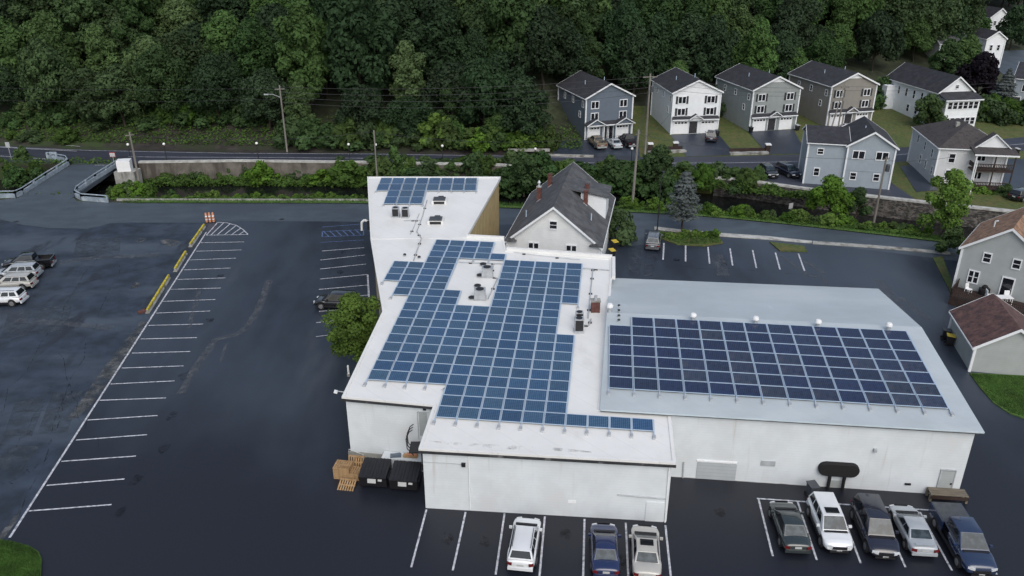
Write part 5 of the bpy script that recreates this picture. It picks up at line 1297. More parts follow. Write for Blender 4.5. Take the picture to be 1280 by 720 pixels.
def wheel(root, x, y, r_):
    s_ = 1 if x > 0 else -1
    b = MB(); b.tube((x-s_*.11, y, r_), (x+s_*.11, y, r_), r_, n=18); w_ = b.build('wheel', 'tyre', root)
    m = MB(); m.tube((x+s_*.10, y, r_), (x+s_*.118, y, r_), r_*.66, r_*.6, n=14); m.build('rim', 'rim', w_)
def lerp3(a, b, t): return Vector(a).lerp(Vector(b), t)
def glass_on(root, q, u0, u1, v0, v1, name, mat='car_glass', out=.012):
    """q = four corners (bl, br, tr, tl); a slightly proud pane on it"""
    P_ = lambda u, v: lerp3(lerp3(q[0], q[1], u), lerp3(q[3], q[2], u), v)
    a = [P_(u0, v0), P_(u1, v0), P_(u1, v1), P_(u0, v1)]; nn = (a[1]-a[0]).cross(a[3]-a[0]).normalized()
    vs = [p-nn*.02 for p in a]+[p+nn*out for p in a]
    b = MB(); b.add(vs, ((0, 3, 2, 1), (4, 5, 6, 7), (0, 1, 5, 4), (1, 2, 6, 5), (2, 3, 7, 6), (3, 0, 4, 7))); return b.build(name, mat, root)
def vehicle(kind, paint, name, label, pos, heading, cat='car', L=4.7, W=1.85, H=1.46, group=None, sunroof=False, rack=False, glass='car_glass', cover=False, wind='car_glass_pale', rail=False, spoiler=False):
    t = thing(name, label, cat, pos, -heading, group); pm = 'paint_car_'+paint; h = W/2; a, z = -L/2, L/2
    wr = .33 if kind in ('sedan', 'coupe') else .38; wy0, wy1 = a+L*.205, z-L*.185
    if kind in ('sedan', 'coupe'):
        hood, belt, deck = .86, .95, .98; cab = dict(y0=a+L*.15, y1=z-L*.24, t0=a+L*.30, t1=z-L*.44, zr=H)
    elif kind == 'suv':
        hood, belt, deck = 1.0, 1.08, 1.05; cab = dict(y0=a+L*.02, y1=z-L*.23, t0=a+L*.09, t1=z-L*.40, zr=H)
    else:
        hood, belt, deck = 1.14, 1.2, 1.16; cab = dict(y0=a+L*.345, y1=z-L*.21, t0=a+L*.37, t1=z-L*.37, zr=H)
    zb = .22 if kind in ('sedan', 'coupe') else .32; arch = wr*2+.06
    g = lambda y, zt, hw, cr=.03: (y, zb, zt, hw, cr)
    def st_arch(yc, zt0, zt1, hw):
        return [(yc-wr-.10, zb, zt0, hw, .03), (yc-wr-.02, zb+.03, zt0, hw, .03), (yc-wr*.75, wr*1.75, zt0, hw, .03), (yc, wr*2.1, (zt0+zt1)/2, hw+.01, .03), (yc+wr*.75, wr*1.75, zt1, hw, .03), (yc+wr+.02, zb+.03, zt1, hw, .03), (yc+wr+.10, zb, zt1, hw, .03)]
    st = []
    if kind == 'pickup':
        bed = cab['y0']
        st = [(bed+.04, zb, belt, h, .02)]+[(cab['y1']-.3, zb, belt, h, .03)]+st_arch(wy1, hood+.03, hood-.01, h)+[(z-.12, zb+.06, hood-.10, h*.93, .03), (z, zb+.14, hood-.30, h*.85, .02)]
    else:
        st = [(a, zb+.18, deck-.22, h*.86, .0), (a+.08, zb+.08, deck-.06, h*.93, .02)]+st_arch(wy0, deck, belt, h)+[(0, zb, belt, h, .03)]+st_arch(wy1, hood+.03, hood-.04, h)+[(z-.16, zb+.04, hood-.14, h*.92, .03), (z-.03, zb+.10, hood-.28, h*.82, .02), (z, zb+.16, hood-.36, h*.74, .02)]
    bo = loft(st).build('body', pm, t, smooth=180); sb = bo.modifiers.new('round', 'SUBSURF'); sb.levels = 1; sb.render_levels = 2
    u = MB(); u.box((0, 0, zb+.22), (W*.74, L*.9, .36)); u.build('underbody', 'black_plastic', t)
    # cabin
    yb0, yb1, yt0, yt1, zr = cab['y0'], cab['y1'], cab['t0'], cab['t1'], cab['zr']; wb_, wt = h*.90, h*.70; bz = belt-.05
    Bm = [(-wb_, yb0, bz), (wb_, yb0, bz), (wb_, yb1, bz-.02), (-wb_, yb1, bz-.02)]; Tm = [(-wt, yt0, zr-.06), (wt, yt0, zr-.06), (wt, yt1, zr-.05), (-wt, yt1, zr-.05)]
    b = MB(); b.add(Bm+Tm, [(3, 2, 1, 0), (0, 1, 5, 4), (1, 2, 6, 5), (2, 3, 7, 6), (3, 0, 4, 7)])
    n = 6; o = len(b.v)
    for i in range(n+1):
        for j in range(n+1):
            uu, vv = i/n, j/n; p = lerp3(lerp3(Tm[0], Tm[1], uu), lerp3(Tm[3], Tm[2], uu), vv); bl = min(1, 4*min(uu, 1-uu))*min(1, 4*min(vv, 1-vv)); p.z += .065*bl**.6; b.v.append(tuple(p))
    for i in range(n):
        for j in range(n): b.f.append((o+i*(n+1)+j, o+(i+1)*(n+1)+j, o+(i+1)*(n+1)+j+1, o+i*(n+1)+j+1))
    cb = b.build('cabin', pm, t, smooth=50); bv = cb.modifiers.new('edge', 'BEVEL'); bv.width = .045; bv.segments = 2; bv.limit_method = 'ANGLE'; bv.angle_limit = .6
    glass_on(t, (Bm[2], Bm[3], Tm[3], Tm[2]), .04, .96, .14, .97, 'windshield', wind)
    glass_on(t, (Bm[0], Bm[1], Tm[1], Tm[0]), .07, .93, .20, .93, 'rear_window', glass)
    for q in ((Bm[1], Bm[2], Tm[2], Tm[1]), (Bm[3], Bm[0], Tm[0], Tm[3])):
        left = q[0][0] < 0
        cuts = ((.10, .46), (.50, .84)) if kind != 'suv' else ((.06, .28), (.32, .56), (.60, .86))
        for u0, u1 in cuts:
            if left: u0, u1 = 1-u1, 1-u0
            glass_on(t, q, u0, u1, .22, .90, 'side_window', 'car_glass')
    if sunroof: b = MB(); b.box((0, yt1-.45, zr+.018), (W*.46, .55, .02)); b.build('sunroof', 'car_glass', t)
    if rack or rail:
        for s_ in (-1, 1): b = MB(); b.tube((s_*(wt-.05), yt0+.15, zr+.05), (s_*(wt-.05), yt1-.2, zr+.05), .022, n=6); b.build('roof_rail', 'black_plastic' if not rail else 'alu_dull', t)
    if spoiler: b = MB(); b.box((0, a+.16, deck+.1), (W*.7, .16, .03)); b.build('spoiler', pm, t)
    for x in (-h*.93, h*.93): wheel(t, x, wy0, wr); wheel(t, x, wy1, wr)
    if kind in ('suv', 'pickup'):
        for s_ in (-1, 1): b = MB(); b.box((s_*(h-.015), (wy0+wy1)/2, zb+.10), (.08, wy1-wy0-wr*2.3, .20)); b.build('side_skirt', 'black_plastic', t)
    b = MB(); b.box((0, yb1+.03, bz+.035), (W*.78, .16, .05)); b.build('cowl', 'black_plastic', t)
    b = MB(); b.box((0, z-.02, .36), (W*.62, .10, .14)); b.build('air_intake', 'black_plastic', t)
    for s_ in (-1, 1):
        b = MB(); b.box((s_*h*.64, z-.10, hood-.30), (W*.2, .2, .16), rz=-s_*.35); b.build('headlight', 'lamp_clear', t)
        b = MB(); b.box((s_*h*.74, a+.05, (deck if kind != 'pickup' else 1.1)-.28), (W*.17, .14, .18), rz=s_*.3); b.build('taillight', 'lamp_red', t)
        b = MB(); b.box((s_*(h+.08), yb1-.45, belt+.05), (.2, .13, .15)); b.build('mirror', pm, t)
    b = MB(); b.box((0, z-.01, .62), (W*.5, .06, .2)); b.build('grille', 'black_plastic', t)
    b = MB(); b.box((0, z+.02, .42), (.35, .02, .13)); b.build('front_plate', 'plate', t)
    b = MB(); b.box((0, a-.005 if kind != 'pickup' else a-.02, .70), (.42, .03, .15)); b.build('rear_plate', 'plate', t)
    b = MB(); b.box((0, a+.03, .42), (W*.88, .16, .2)); b.build('bumper', pm if kind != 'pickup' else 'galv', t)
    if kind == 'pickup':
        y0, y1 = a+.03, cab['y0']+.03
        m = MB(); m.box((0, (y0+y1)/2, .72), (W*.92, y1-y0, .12)); m.build('bed_floor', 'black_plastic', t)
        for s_ in (-1, 1):
            m = MB(); 
            sts = [(y0, .42), (wy0-wr-.05, .36), (wy0-wr*.8, wr*1.8), (wy0, wr*2.1), (wy0+wr*.8, wr*1.8), (wy0+wr+.05, .36), (y1, .36)]
            for yy, zz in sts: m.v += [(s_*h, yy, zz), (s_*(h-.10), yy, zz), (s_*(h-.10), yy, 1.2), (s_*(h-.01), yy, 1.2)]
            for k in range(len(sts)-1):
                for i in range(4): m.f.append((k*4+i, k*4+(i+1) % 4, (k+1)*4+(i+1) % 4, (k+1)*4+i))
            m.f += [(3, 2, 1, 0), tuple(range((len(sts)-1)*4, len(sts)*4))]
            m.build('bed_side', pm, t)
        m = MB(); m.box((0, y0+.03, .84), (W*.96, .08, .72)); m.build('tailgate', pm, t)
        if cover: m = MB(); m.box((0, (y0+y1)/2, 1.205), (W*.93, y1-y0-.06, .05)); m.build('bed_cover', cover, t)
    return t
def hd(p, q):
    """heading of the ground direction from pixel p to pixel q"""
    a, b_ = at(*p), at(*q); return math.atan2(b_.x-a.x, b_.y-a.y)
def spot(px, py, z=.75): v = at(px, py, z); v.z = .02; return v
def gspot(px, py, up=.7): v = ground(px, py, up); v.z += .06; return v
N = math.radians(6.6); BK = math.pi
vehicle('suv', 'white', 'parked_car', 'white suv with dark rear glass parked nose to the front wall', spot(655.5, 676), N+.02, L=4.35, W=1.8, H=1.62, rack=True, group='vehicles parked at the front wall', wind='car_glass', glass='car_glass')
vehicle('sedan', 'blue', 'parked_car', 'dark blue sedan parked nose to the front wall', spot(756, 683), N-.05, L=4.5, W=1.76, H=1.4, group='vehicles parked at the front wall', glass='car_glass_pale', wind='car_glass')
vehicle('sedan', 'beige', 'parked_car', 'beige sedan with open sunroof parked beside the blue sedan', spot(807.5, 686), N+.0, L=4.6, W=1.8, H=1.4, sunroof=True, group='vehicles parked at the front wall', glass='car_glass_pale', wind='car_glass')
hr = hd((966, 695), (948, 623)); hr5 = hd((1190, 713), (1150, 640))
vehicle('sedan', 'green', 'parked_car', 'dark grey-green sedan with rear facing out, leftmost of the right-hand row', spot(987, 654), hd((1000, 690), (975, 622)), L=4.6, W=1.8, H=1.45, glass='car_glass_pale')
vehicle('suv', 'white', 'parked_car', 'white suv with sunroof parked front outward beside the awning', spot(1037, 651, .85), BK+hd((1055, 690), (1025, 620)), L=4.75, W=1.88, H=1.72, sunroof=True)
vehicle('suv', 'navy', 'parked_car', 'very dark navy suv parked front outward between white suv and silver coupe', spot(1094, 655, .95), BK+hd((1110, 692), (1078, 620)), L=5.0, W=1.95, H=1.85, glass='car_glass')
vehicle('coupe', 'silver', 'parked_car', 'silver coupe with rear facing out beside the navy suv', spot(1141, 658), hd((1160, 690), (1125, 625)), L=4.5, W=1.78, H=1.38, spoiler=True, glass='car_glass_pale')
vehicle('pickup', 'truckblue', 'pickup_truck', 'dark blue pickup with grey bed cover at the right end of the row', spot(1204, 670, .9), BK+hd((1232, 712), (1183, 632)), 'pickup', L=5.9, W=2.02, H=1.88, cover='grey_plastic')
vehicle('suv', 'black', 'parked_car', 'black suv partly behind the willow tree by the tan wall', spot(421, 375, .8), -math.radians(83), L=4.6, W=1.85, H=1.75)
lh = math.radians(-90-4)
vehicle('pickup', 'black', 'pickup_truck', 'dark pickup with open bed, rearmost of the row at the far left', spot(36, 327, .8), lh-.12, 'pickup', L=5.3, W=1.9, H=1.8, wind='car_glass_pale')
vehicle('suv', 'silver', 'parked_car', 'silver suv between the dark pickup and the beige suv', spot(22, 339, .8), lh-.06, L=4.7, W=1.85, H=1.65, rail=True)
vehicle('suv', 'beige', 'parked_car', 'pale beige suv between the silver suv and the white suv', spot(15, 352, .8), lh-.03, L=4.7, W=1.85, H=1.65, rail=True)
vehicle('suv', 'white', 'parked_car', 'white suv cut by the left frame edge, front of its row', spot(2, 371, .8), lh, L=4.6, W=1.85, H=1.68, rack=True)
vehicle('suv', 'steel', 'parked_car', 'grey minivan at the grass island beside the concrete pad', spot(817, 299, .8), hd((816, 312), (820, 290)), L=4.6, W=1.85, H=1.72, glass='car_glass_pale')
rh = math.radians(-8)
vehicle('pickup', 'tan', 'pickup_truck', 'tan pickup backed out in front of the slate blue duplex', gspot(746, 178), rh-.12, 'pickup', L=5.4, W=1.9, H=1.8)
vehicle('sedan', 'pearl', 'parked_car', 'pale sedan between two pickups by the slate blue duplex', gspot(768, 178.5), rh-.05, L=4.4, W=1.75, H=1.42)
vehicle('pickup', 'plum', 'pickup_truck', 'very dark pickup right of the pale sedan by the slate duplex', gspot(785, 176), rh-.1, 'pickup', L=5.4, W=1.95, H=1.85, cover='black_plastic')
vehicle('suv', 'navy', 'parked_car', 'dark blue suv on the driveway of the white duplex', gspot(889, 170), rh+.35, L=4.6, W=1.85, H=1.68)
vehicle('sedan', 'white', 'parked_car', 'white sedan parked across in front of the taupe duplex', gspot(1057, 160), math.radians(-75), L=4.5, W=1.8, H=1.42)
vehicle('suv', 'black', 'parked_car', 'dark suv with white bumper on the roadside, left of two on the wall', at(960.5, 214, 1.7)-Vector((0, 0, .65)), math.radians(180-5), L=4.3, W=1.8, H=1.6)
vehicle('suv', 'navy', 'parked_car', 'larger dark suv on the roadside next to the light blue house', at(985, 213.5, 1.7)-Vector((0, 0, .65)), math.radians(180-18), L=4.8, W=1.9, H=1.72)
vehicle('suv', 'black', 'parked_car', 'black car on the lot beside the balcony house at the frame edge', gspot(1279, 243), math.radians(60), L=4.6, W=1.85, H=1.6)
# ------------------------------------------------------------------ bins, pallets, barriers
def dumpster(label, p, rzz):
    t = thing('dumpster', label, 'dumpster', p, rzz, 'dumpsters by the white wall')
    b = MB(); b.add([(-.98, -.75, .15), (.98, -.75, .15), (.98, .78, .15), (-.98, .78, .15), (-1.0, -.95, 1.05), (1.0, -.95, 1.05), (1.0, .8, 1.4), (-1.0, .8, 1.4)], ((0, 3, 2, 1), (4, 5, 6, 7), (0, 1, 5, 4), (1, 2, 6, 5), (2, 3, 7, 6), (3, 0, 4, 7))); b.build('bin_body', 'black_plastic', t)
    for s_ in (-1, 1):
        m = MB(); slab(m, [(s_*.5-.49, -1.0, 1.10), (s_*.5+.49, -1.0, 1.10), (s_*.5+.49, .82, 1.46), (s_*.5-.49, .82, 1.46)], .05)
        for k in (-.25, 0, .25): slab(m, [(s_*.5+k-.05, -1.0, 1.125), (s_*.5+k+.05, -1.0, 1.125), (s_*.5+k+.05, .82, 1.485), (s_*.5+k-.05, .82, 1.485)], .03)
        m.build('lid', 'black_plastic', t)
        m = MB(); m.box((s_*1.05, -.1, .85), (.1, 1.0, .14)); m.build('fork_pocket', 'black_plastic', t)
    m = MB(); m.box((-.05, -.93, .78), (.6, .06, .34), rx=-.2); m.build('sign_plate', 'plate', t)
    m = MB(); m.box((.55, -.95, .88), (.28, .06, .14), rx=-.2); m.build('sign_plate', 'plate', t)
dumpster('black dumpster nearer the pallets', at(470.5, 602, 0), math.radians(-6)); dumpster('black dumpster tucked in the corner by the projecting wall', at(508, 606, 0), math.radians(-6))
def pallet(p, rzz, label, tilt=0):
    t = thing('wooden_pallet', label, 'pallet', p, rzz, 'wooden pallets')
    t.rotation_euler = (tilt, 0, rzz)
    for y in (-.45, 0, .45): m = MB(); m.box((0, y, .055), (1.2, .1, .1)); m.build('stringer', 'wood_pallet', t)
    for k in range(7): m = MB(); m.box((-.54+k*.18, 0, .12), (.11, 1.0, .022)); m.build('deck_board', 'wood_pallet', t)
    return t
pz = math.radians(-8)
proto = pallet(at(434, 607, .05), pz, 'single wooden pallet tilted against the pallet stacks')
proto.rotation_euler = (.35, 0, pz)
p0 = at(430, 594, 0); n_ = 7
for k in range(n_): dup(proto, (p0.x, p0.y, .002+k*.14), pz+rnd.gauss(0, .015), 'wooden pallet, %s from the bottom of the left pallet stack' % ordw(k+1))
p1 = at(449, 596, 0)
for k in range(4): dup(proto, (p1.x, p1.y, .002+k*.14), pz+rnd.gauss(0, .04), 'wooden pallet, %s from the bottom of the lower pallet stack' % ordw(k+1))
p2 = at(446, 587, 0); lean = dup(proto, (p2.x, p2.y+.2, .55), pz, 'wooden pallet standing on edge against the white wall'); lean.rotation_euler = (1.25, 0, pz)
# block planter with junk by the wall
q = onfac(fwing, 508, 578, .5); t = thing('masonry_box', 'low pale block enclosure behind the dumpsters', 'enclosure', (q.x, q.y, 0), math.atan2(fwing[1].y, fwing[1].x))
b = MB(); b.box((0, 0, .45), (3.2, .9, .9)); b.build('block_wall', 'brick_white', t)
t = thing('timber_offcut', 'orange-brown board lying on the block enclosure', 'board', Vector((q.x+.5, q.y-.05, .9)), -.1); b = MB(); b.box((0, 0, .08), (1.1, .35, .14)); b.build('board', 'wood_pallet', t); b = MB(); b.box((.1, .05, .19), (.8, .25, .07)); b.build('board', 'orange', t)
t = thing('blue_tarp', 'small blue folded tarp on the block enclosure', 'tarp', Vector((q.x-.6, q.y, .9)), .1); b = MB(); b.box((0, 0, .06), (.8, .4, .12)); b.box((.05, .02, .14), (.6, .3, .05), rz=.2); b.build('fold', 'sid_blue', t)
def wheelie(label, p, rzz, body, lid, group=None):
    t = thing('wheeled_bin', label, 'bin', p, rzz, group)
    b = MB(); b.add([(-.24, -.28, .05), (.24, -.28, .05), (.24, .24, .05), (-.24, .24, .05), (-.30, -.36, .98), (.30, -.36, .98), (.30, .32, .98), (-.30, .32, .98)], ((0, 3, 2, 1), (4, 5, 6, 7), (0, 1, 5, 4), (1, 2, 6, 5), (2, 3, 7, 6), (3, 0, 4, 7))); b.build('bin_body', body, t)
    m = MB(); slab(m, [(-.33, -.42, 1.02), (.33, -.42, 1.02), (.33, .36, 1.10), (-.33, .36, 1.10)], .07); m.build('lid', lid, t)
    for s_ in (-1, 1): m = MB(); m.tube((s_*.24, .3, .12), (s_*.3, .3, .12), .12, n=10); m.build('wheel', 'tyre', t)
    m = MB(); m.tube((-.25, .4, 1.0), (.25, .4, 1.0), .025); m.build('handle', body, t)
wheelie('grey wheeled bin beside the black awning', at(1013.5, 620, 0), .2, 'grey_plastic', 'grey_plastic')
wheelie('dark bin with yellow lid beside the garage shed', at(1186, 431, 0), 1.2, 'black_plastic', 'yellow_plastic')
wheelie('dark bin with pale lid behind the yellow-lidded bin by the shed', at(1181, 424, 0), 1.2, 'black_plastic', 'grey_plastic')
wheelie('yellow-lidded bin at the cream house corner, nearer the street', at(768, 311, 0), .4, 'black_plastic', 'yellow_plastic')
wheelie('yellow-lidded bin at the cream house corner, nearer the white roof', at(764.5, 322, 0), .4, 'black_plastic', 'yellow_plastic')
wheelie('dark bin at the corner of the white duplex', ground(896, 170), .4, 'black_plastic', 'beige' if 0 else 'grey_plastic')
wheelie('dark bin at the left corner of the sage duplex', ground(938, 166), .4, 'black_plastic', 'black_plastic')
wheelie('dark bin with pale lid right of the sage duplex', ground(996, 163), .4, 'black_plastic', 'plate')
wheelie('dark bin on the kerb of the lot by the balcony house', ground(1270, 193), .4, 'black_plastic', 'plate')
def barrel(label, p):
    t = thing('traffic_barrel', label, 'traffic barrel', p, 0, 'traffic barrels at the street')
    b = MB(); b.lathe([(.17, .1), (.16, .7), (.13, 1.35), (.08, 1.42)]); b.build('drum', 'orange', t, smooth=40)
    for z0, r0 in ((.45, .168), (.85, .158)): b = MB(); b.lathe([(r0, z0), (r0-.01, z0+.16)]); b.build('reflective_band', 'white_paint', t, smooth=40)
    b = MB(); b.lathe([(.27, 0), (.26, .1), (.2, .11)]); b.build('rubber_foot', 'tyre', t)
for i, px in enumerate((258.8, 263, 267.4)): barrel('orange and white traffic barrel, %s of three at the lot entrance' % ['leftmost', 'middle', 'rightmost'][i], at(px, 278.5-.3*i, 0))
def barrier(label, a_, b__):
    p, q = at(*a_), at(*b__); m = (p+q)/2; d = q-p; t = thing('parking_barrier', label, 'barrier', m, math.atan2(d.y, d.x), 'yellow barriers along the lot line')
    L_ = d.length; b = MB(); pr = [(-.22, 0), (.22, 0), (.22, .10), (.10, .25), (.08, .45), (-.08, .45), (-.10, .25), (-.22, .10)]
    n = len(pr); b.add([(-L_/2, y, z) for y, z in pr]+[(L_/2, y, z) for y, z in pr], [(i, n+i, n+(i+1) % n, (i+1) % n) for i in range(n)]+[tuple(range(n)), tuple(range(2*n-1, n-1, -1))]); b.build('barrier_body', 'concrete', t)
    b = MB(); b.box((0, 0, .47), (L_, .19, .04)); b.box((0, -.10, .38), (L_, .03, .14)); b.build('painted_top', 'yellow_paint', t)
barrier('yellow topped concrete barrier nearest the traffic barrels', (238, 309), (255.5, 284)); barrier('yellow topped concrete barrier in the middle of the three', (219, 340), (232.5, 318)); barrier('longest yellow topped concrete barrier, nearest the bare kerb', (184.5, 392), (211.5, 348))
t = thing('curb_stone', 'reddish broken kerb end at the foot of the yellow barrier', 'kerb stone', at(179, 390, 0)); b = MB(); b.box((0, 0, .1), (1.0, .5, .2), rz=.9); b.box((.3, .4, .12), (.5, .4, .16), rz=.4); b.build('block', 'brick_red', t)
t = thing('loading_step', 'weathered wooden dock platform under the side door', 'dock', Vector((onfac(flong, 1178, 622, .5).x, onfac(flong, 1178, 622, .5).y, 0)), math.atan2(flong[1].y, flong[1].x))
b = MB()
for k in range(6): b.box((0, -.35+k*.14, .62), (2.5, .12, .07))
b.build('deck_board', 'wood_dock', t)
for sx in (-1.2, 1.2):
    for sy in (-.3, .3): b = MB(); b.box((sx, sy, .29), (.16, .16, .57)); b.build('leg', 'wood_dock', t)
b = MB(); b.box((0, -.46, .45), (2.5, .06, .22)); b.build('front_beam', 'wood_dark', t)
# gas regulator pieces on the left wing corner
for lab, (px, py), zz in (('white floodlight on an arm at the roof corner of the wing', (424, 486), 4.9),):
    p = rf(px+3, py); t = thing('floodlight', lab, 'floodlight', p-Vector((.05, 0, .3))); b = MB(); b.tube((.4, 0, 0), (-.35, 0, .1), .04); b.build('arm', 'alu_dull', t); b = MB(); b.box((-.4, 0, .05), (.26, .28, .14), ry=.3); b.build('lamp_head', 'white_paint', t)
t = thing('utility_post', 'small white marker post standing by the wing wall under the tree', 'post', at(436, 470, 0)); b = MB(); b.lathe([(.09, 0), (.09, 1.0), (.05, 1.1)]); b.build('post', 'white_paint', t); b = MB(); b.box((0, 0, .12), (.25, .25, .24)); b.build('base', 'concrete', t)
t = thing('downspout_hood', 'white curved vent hood on the back wing wall above the bays', 'vent', at(455, 282, 4.5)); b = MB(); b.path([(.6, 0, .5), (.1, 0, .7), (-.25, 0, .4), (-.3, 0, -.6)], .14); b.build('duct', 'white_paint', t); b = MB(); b.box((.55, 0, .1), (.3, .5, 1.1)); b.build('bracket', 'iron', t)
# ------------------------------------------------------------------ street lamps, poles, wires, signs
def lamp(label, p, h=3.2):
    t = thing('street_lamp', label, 'street lamp', p, 0, 'globe lamps along the upper road')
    b = MB(); b.lathe([(.16, 0), (.16, .3), (.07, .4), (.055, h-.3), (.12, h-.22), (.12, h-.15)], n=8); b.build('post', 'iron', t)
    b = MB(); b.sphere((0, 0, h+.05), .22, 12, 8); b.build('globe', 'globe', t, smooth=60)
for i, (px, py) in enumerate(((163.5, 206), (206, 207), (320.5, 207), (435.5, 208.5), (470, 208), (553, 210))):
    lamp('white globe street lamp, %s from the left along the river wall' % ordw(i+1), Vector((at(px, py, 1).x, lerp_curve(WALL, at(px, py, 1).x)+.25, 1.0)))
lamp('white globe street lamp near the thick leaning utility pole', at(788.5, 211, 1)); lamp('white globe street lamp with low post left of the road sign board', at(669, 208, 1), 2.8)
def pole(name, label, base, h, r_=.15, arms=(), lean=(0, 0), mat='wood_pole', extras=None):
    t = thing(name, label, 'utility pole', base, 0)
    b = MB(); top = Vector((lean[0], lean[1], h)); b.tube((0, 0, -1.5), top, r_*1.15, r_*.8, 8); b.build('shaft', mat, t)
    for z, w_, az in arms:
        c = top*(z/h); m = MB(); m.box(c+Vector((0, -.12, 0)), (w_, .1, .12), rz=az); m.build('crossarm', 'wood_pole', t)
        m = MB()
        for k in (-.45, -.2, .2, .45): m.lathe([(.05, .06), (.06, .2)], c+Vector((math.cos(az)*w_*k, math.sin(az)*w_*k-.12, 0)), 6)
        m.build('insulator', 'grey_plastic', t)
    if extras: extras(t, top)
    return base+top
tops = {}
tops['a'] = pole('utility_pole', 'weathered utility pole on the river bank at the bridge end', at(176.5, 240, 0), 9.0, .16, ((8.6, 1.2, .5),))
def cobra(t, top):
    b = MB(); b.path([top*.82, top*.82+Vector((-1.2, -.3, .6)), top*.82+Vector((-2.0, -.5, .65))], .05); b.build('lamp_arm', 'galv', t); b = MB(); b.box(top*.82+Vector((-2.2, -.5, .62)), (.7, .3, .16)); b.build('lamp_head', 'alu_dull', t)
def trans(t, top): b = MB(); b.lathe([(.28, 0), (.28, .9), (.2, 1.0)], top*.82+Vector((.4, -.1, -.5))); b.build('transformer', 'grey_plastic', t)
tops['b'] = pole('utility_pole', 'tall road pole with lamp arm in front of the dark wood', ground(359, 190), 11.2, .15, ((10.6, 1.6, .3),), extras=cobra)
tops['c'] = pole('utility_pole', 'slim pale pole rising behind the back wing roof', at(473.5, 251, 0), 10.3, .12, ())
tops['d'] = pole('utility_pole', 'tall utility pole on the lawn between slate and white duplexes', ground(806, 194), 13.4, .17, ((12.9, 2.4, .15),), extras=trans)
tops['e'] = pole('utility_pole', 'thick leaning utility pole on the street bank by the cream house', at(790, 259, 0), 11.0, .18, ((10.5, 1.2, .9),), lean=(.25, .2))
def cobra2(t, top): b = MB(); b.path([top, top+Vector((.3, .5, .35)), top+Vector((.5, 1.4, .4))], .05); b.build('lamp_arm', 'iron', t); b = MB(); b.box(top+Vector((.55, 1.7, .38)), (.3, .7, .14)); b.build('lamp_head', 'iron', t)
tops['f'] = pole('lamp_post', 'slender dark lamp post at the parked minivan', at(821.5, 288, 0), 7.0, .075, (), mat='iron', extras=cobra2)
tops['g'] = pole('utility_pole', 'pale utility pole in front of the light blue house wall', at(1094, 269, 0), 8.2, .15, ((7.9, 1.0, .4),), extras=trans)
tops['h'] = pole('utility_pole', 'dark pole in front of the taupe duplex', ground(1047, 164), 8.4, .14, ((7.9, 1.6, .2),))
tops['i'] = pole('utility_pole', 'dark leaning pole crossing the taupe duplex front', ground(1036, 166), 8.9, .12, (), lean=(1.9, 1.0))
tops['j'] = pole('porch_pole', 'short pale pole beside the balcony house porch', ground(1212, 243), 5.0, .08, (), mat='white_paint')
def wire(label, p, q, sag=.8, r_=.022):
    p, q = Vector(p), Vector(q); n = 14; pts = []
    for k in range(n+1): u = k/n; v = p.lerp(q, u); v.z -= sag*4*u*(1-u); pts.append(v-p)
    t = thing('overhead_wire', label, 'wire', p, 0, 'overhead wires'); b = MB(); b.path(pts, r_, n=5); b.build('cable', 'wire', t)
Z = lambda v, d, dy=0: v-Vector((0, -dy, d))
TB, TD, TE, TG = tops['b'], tops['d'], tops['e'], tops['g']
LF = Vector((-130, 141, 13))
wire('upper wire from the lamp arm pole toward the left frame edge', Z(TB, .4), LF, 1.2); wire('lower wire from the lamp arm pole toward the left frame edge', Z(TB, 2.2), LF-Vector((0, 0, 2)), 1.4)
for k, nm in enumerate(('topmost', 'second', 'third', 'lowest')): wire('%s wire strung between the lamp arm pole and the tall lawn pole' % nm, Z(TB, .3+.85*k, .1*k), Z(TD, .4+.9*k, .1*k), 1.0+.2*k, .026)
for k, nm in enumerate(('upper', 'middle', 'lower')): wire('%s wire from the tall lawn pole to the pole by the taupe duplex' % nm, Z(TD, .4+.9*k), Z(tops['h'], .3+.6*k), .9)
for k, nm in enumerate(('upper', 'lower')): wire('%s wire from the taupe duplex pole across to the right frame edge' % nm, Z(tops['h'], .3+.7*k), Vector((118, 160, 11-.8*k)), 1.2)
wire('upper service wire from the tall lawn pole to the thick leaning pole', Z(TD, 1.2), Z(TE, .4), .6); wire('lower service wire from the tall lawn pole to the thick leaning pole', Z(TD, 2.6), Z(TE, 1.4), .6)
wire('wire from the thick leaning pole along the river to the pale pole', Z(TE, .6), Z(TG, .3), 1.0); wire('yellowish low cable from the thick leaning pole to the white duplex', Z(TE, 1.8), Vector((28.5, 146, 5.2)), .4, .03)
wire('long wire from the thick leaning pole over the river to the slim pale pole', Z(TE, .5), Z(tops['c'], .3), 1.3); wire('wire from the slim pale pole to the bridge end pole', Z(tops['c'], .2), Z(tops['a'], .4), 1.0)
wire('wire from the pale pole to the birch side of the balcony house', Z(TG, .5), Vector((62, 112, 6.5)), .3)
def sign(name, label, p, h, w_, hh, mat, rim=None, az=0):
    t = thing(name, label, 'sign', p, az); b = MB(); b.tube((0, .05, 0), (0, .05, h), .05); b.build('post', 'galv', t)
    b = MB(); b.box((0, 0, h-hh/2+.05), (w_, .04, hh)); b.build('sign_face', mat, t)
    if rim: b = MB(); b.box((0, .03, h-hh/2+.05), (w_+.18, .03, hh+.18)); b.build('sign_rim', rim, t)
sign('road_sign', 'small pink and red sign at the bridge end junction', at(143, 206, 1), 1.9, .8, .6, 'plate', 'red'); sign('road_sign', 'thin white sign on the verge left of the bridge road', at(14, 199, 1), 2.8, .7, .9, 'alu_dull'); sign('road_sign', 'low pale blue sign beside the left bridge railing', at(68, 199, 1), 1.2, 1.2, .5, 'rail_blue')
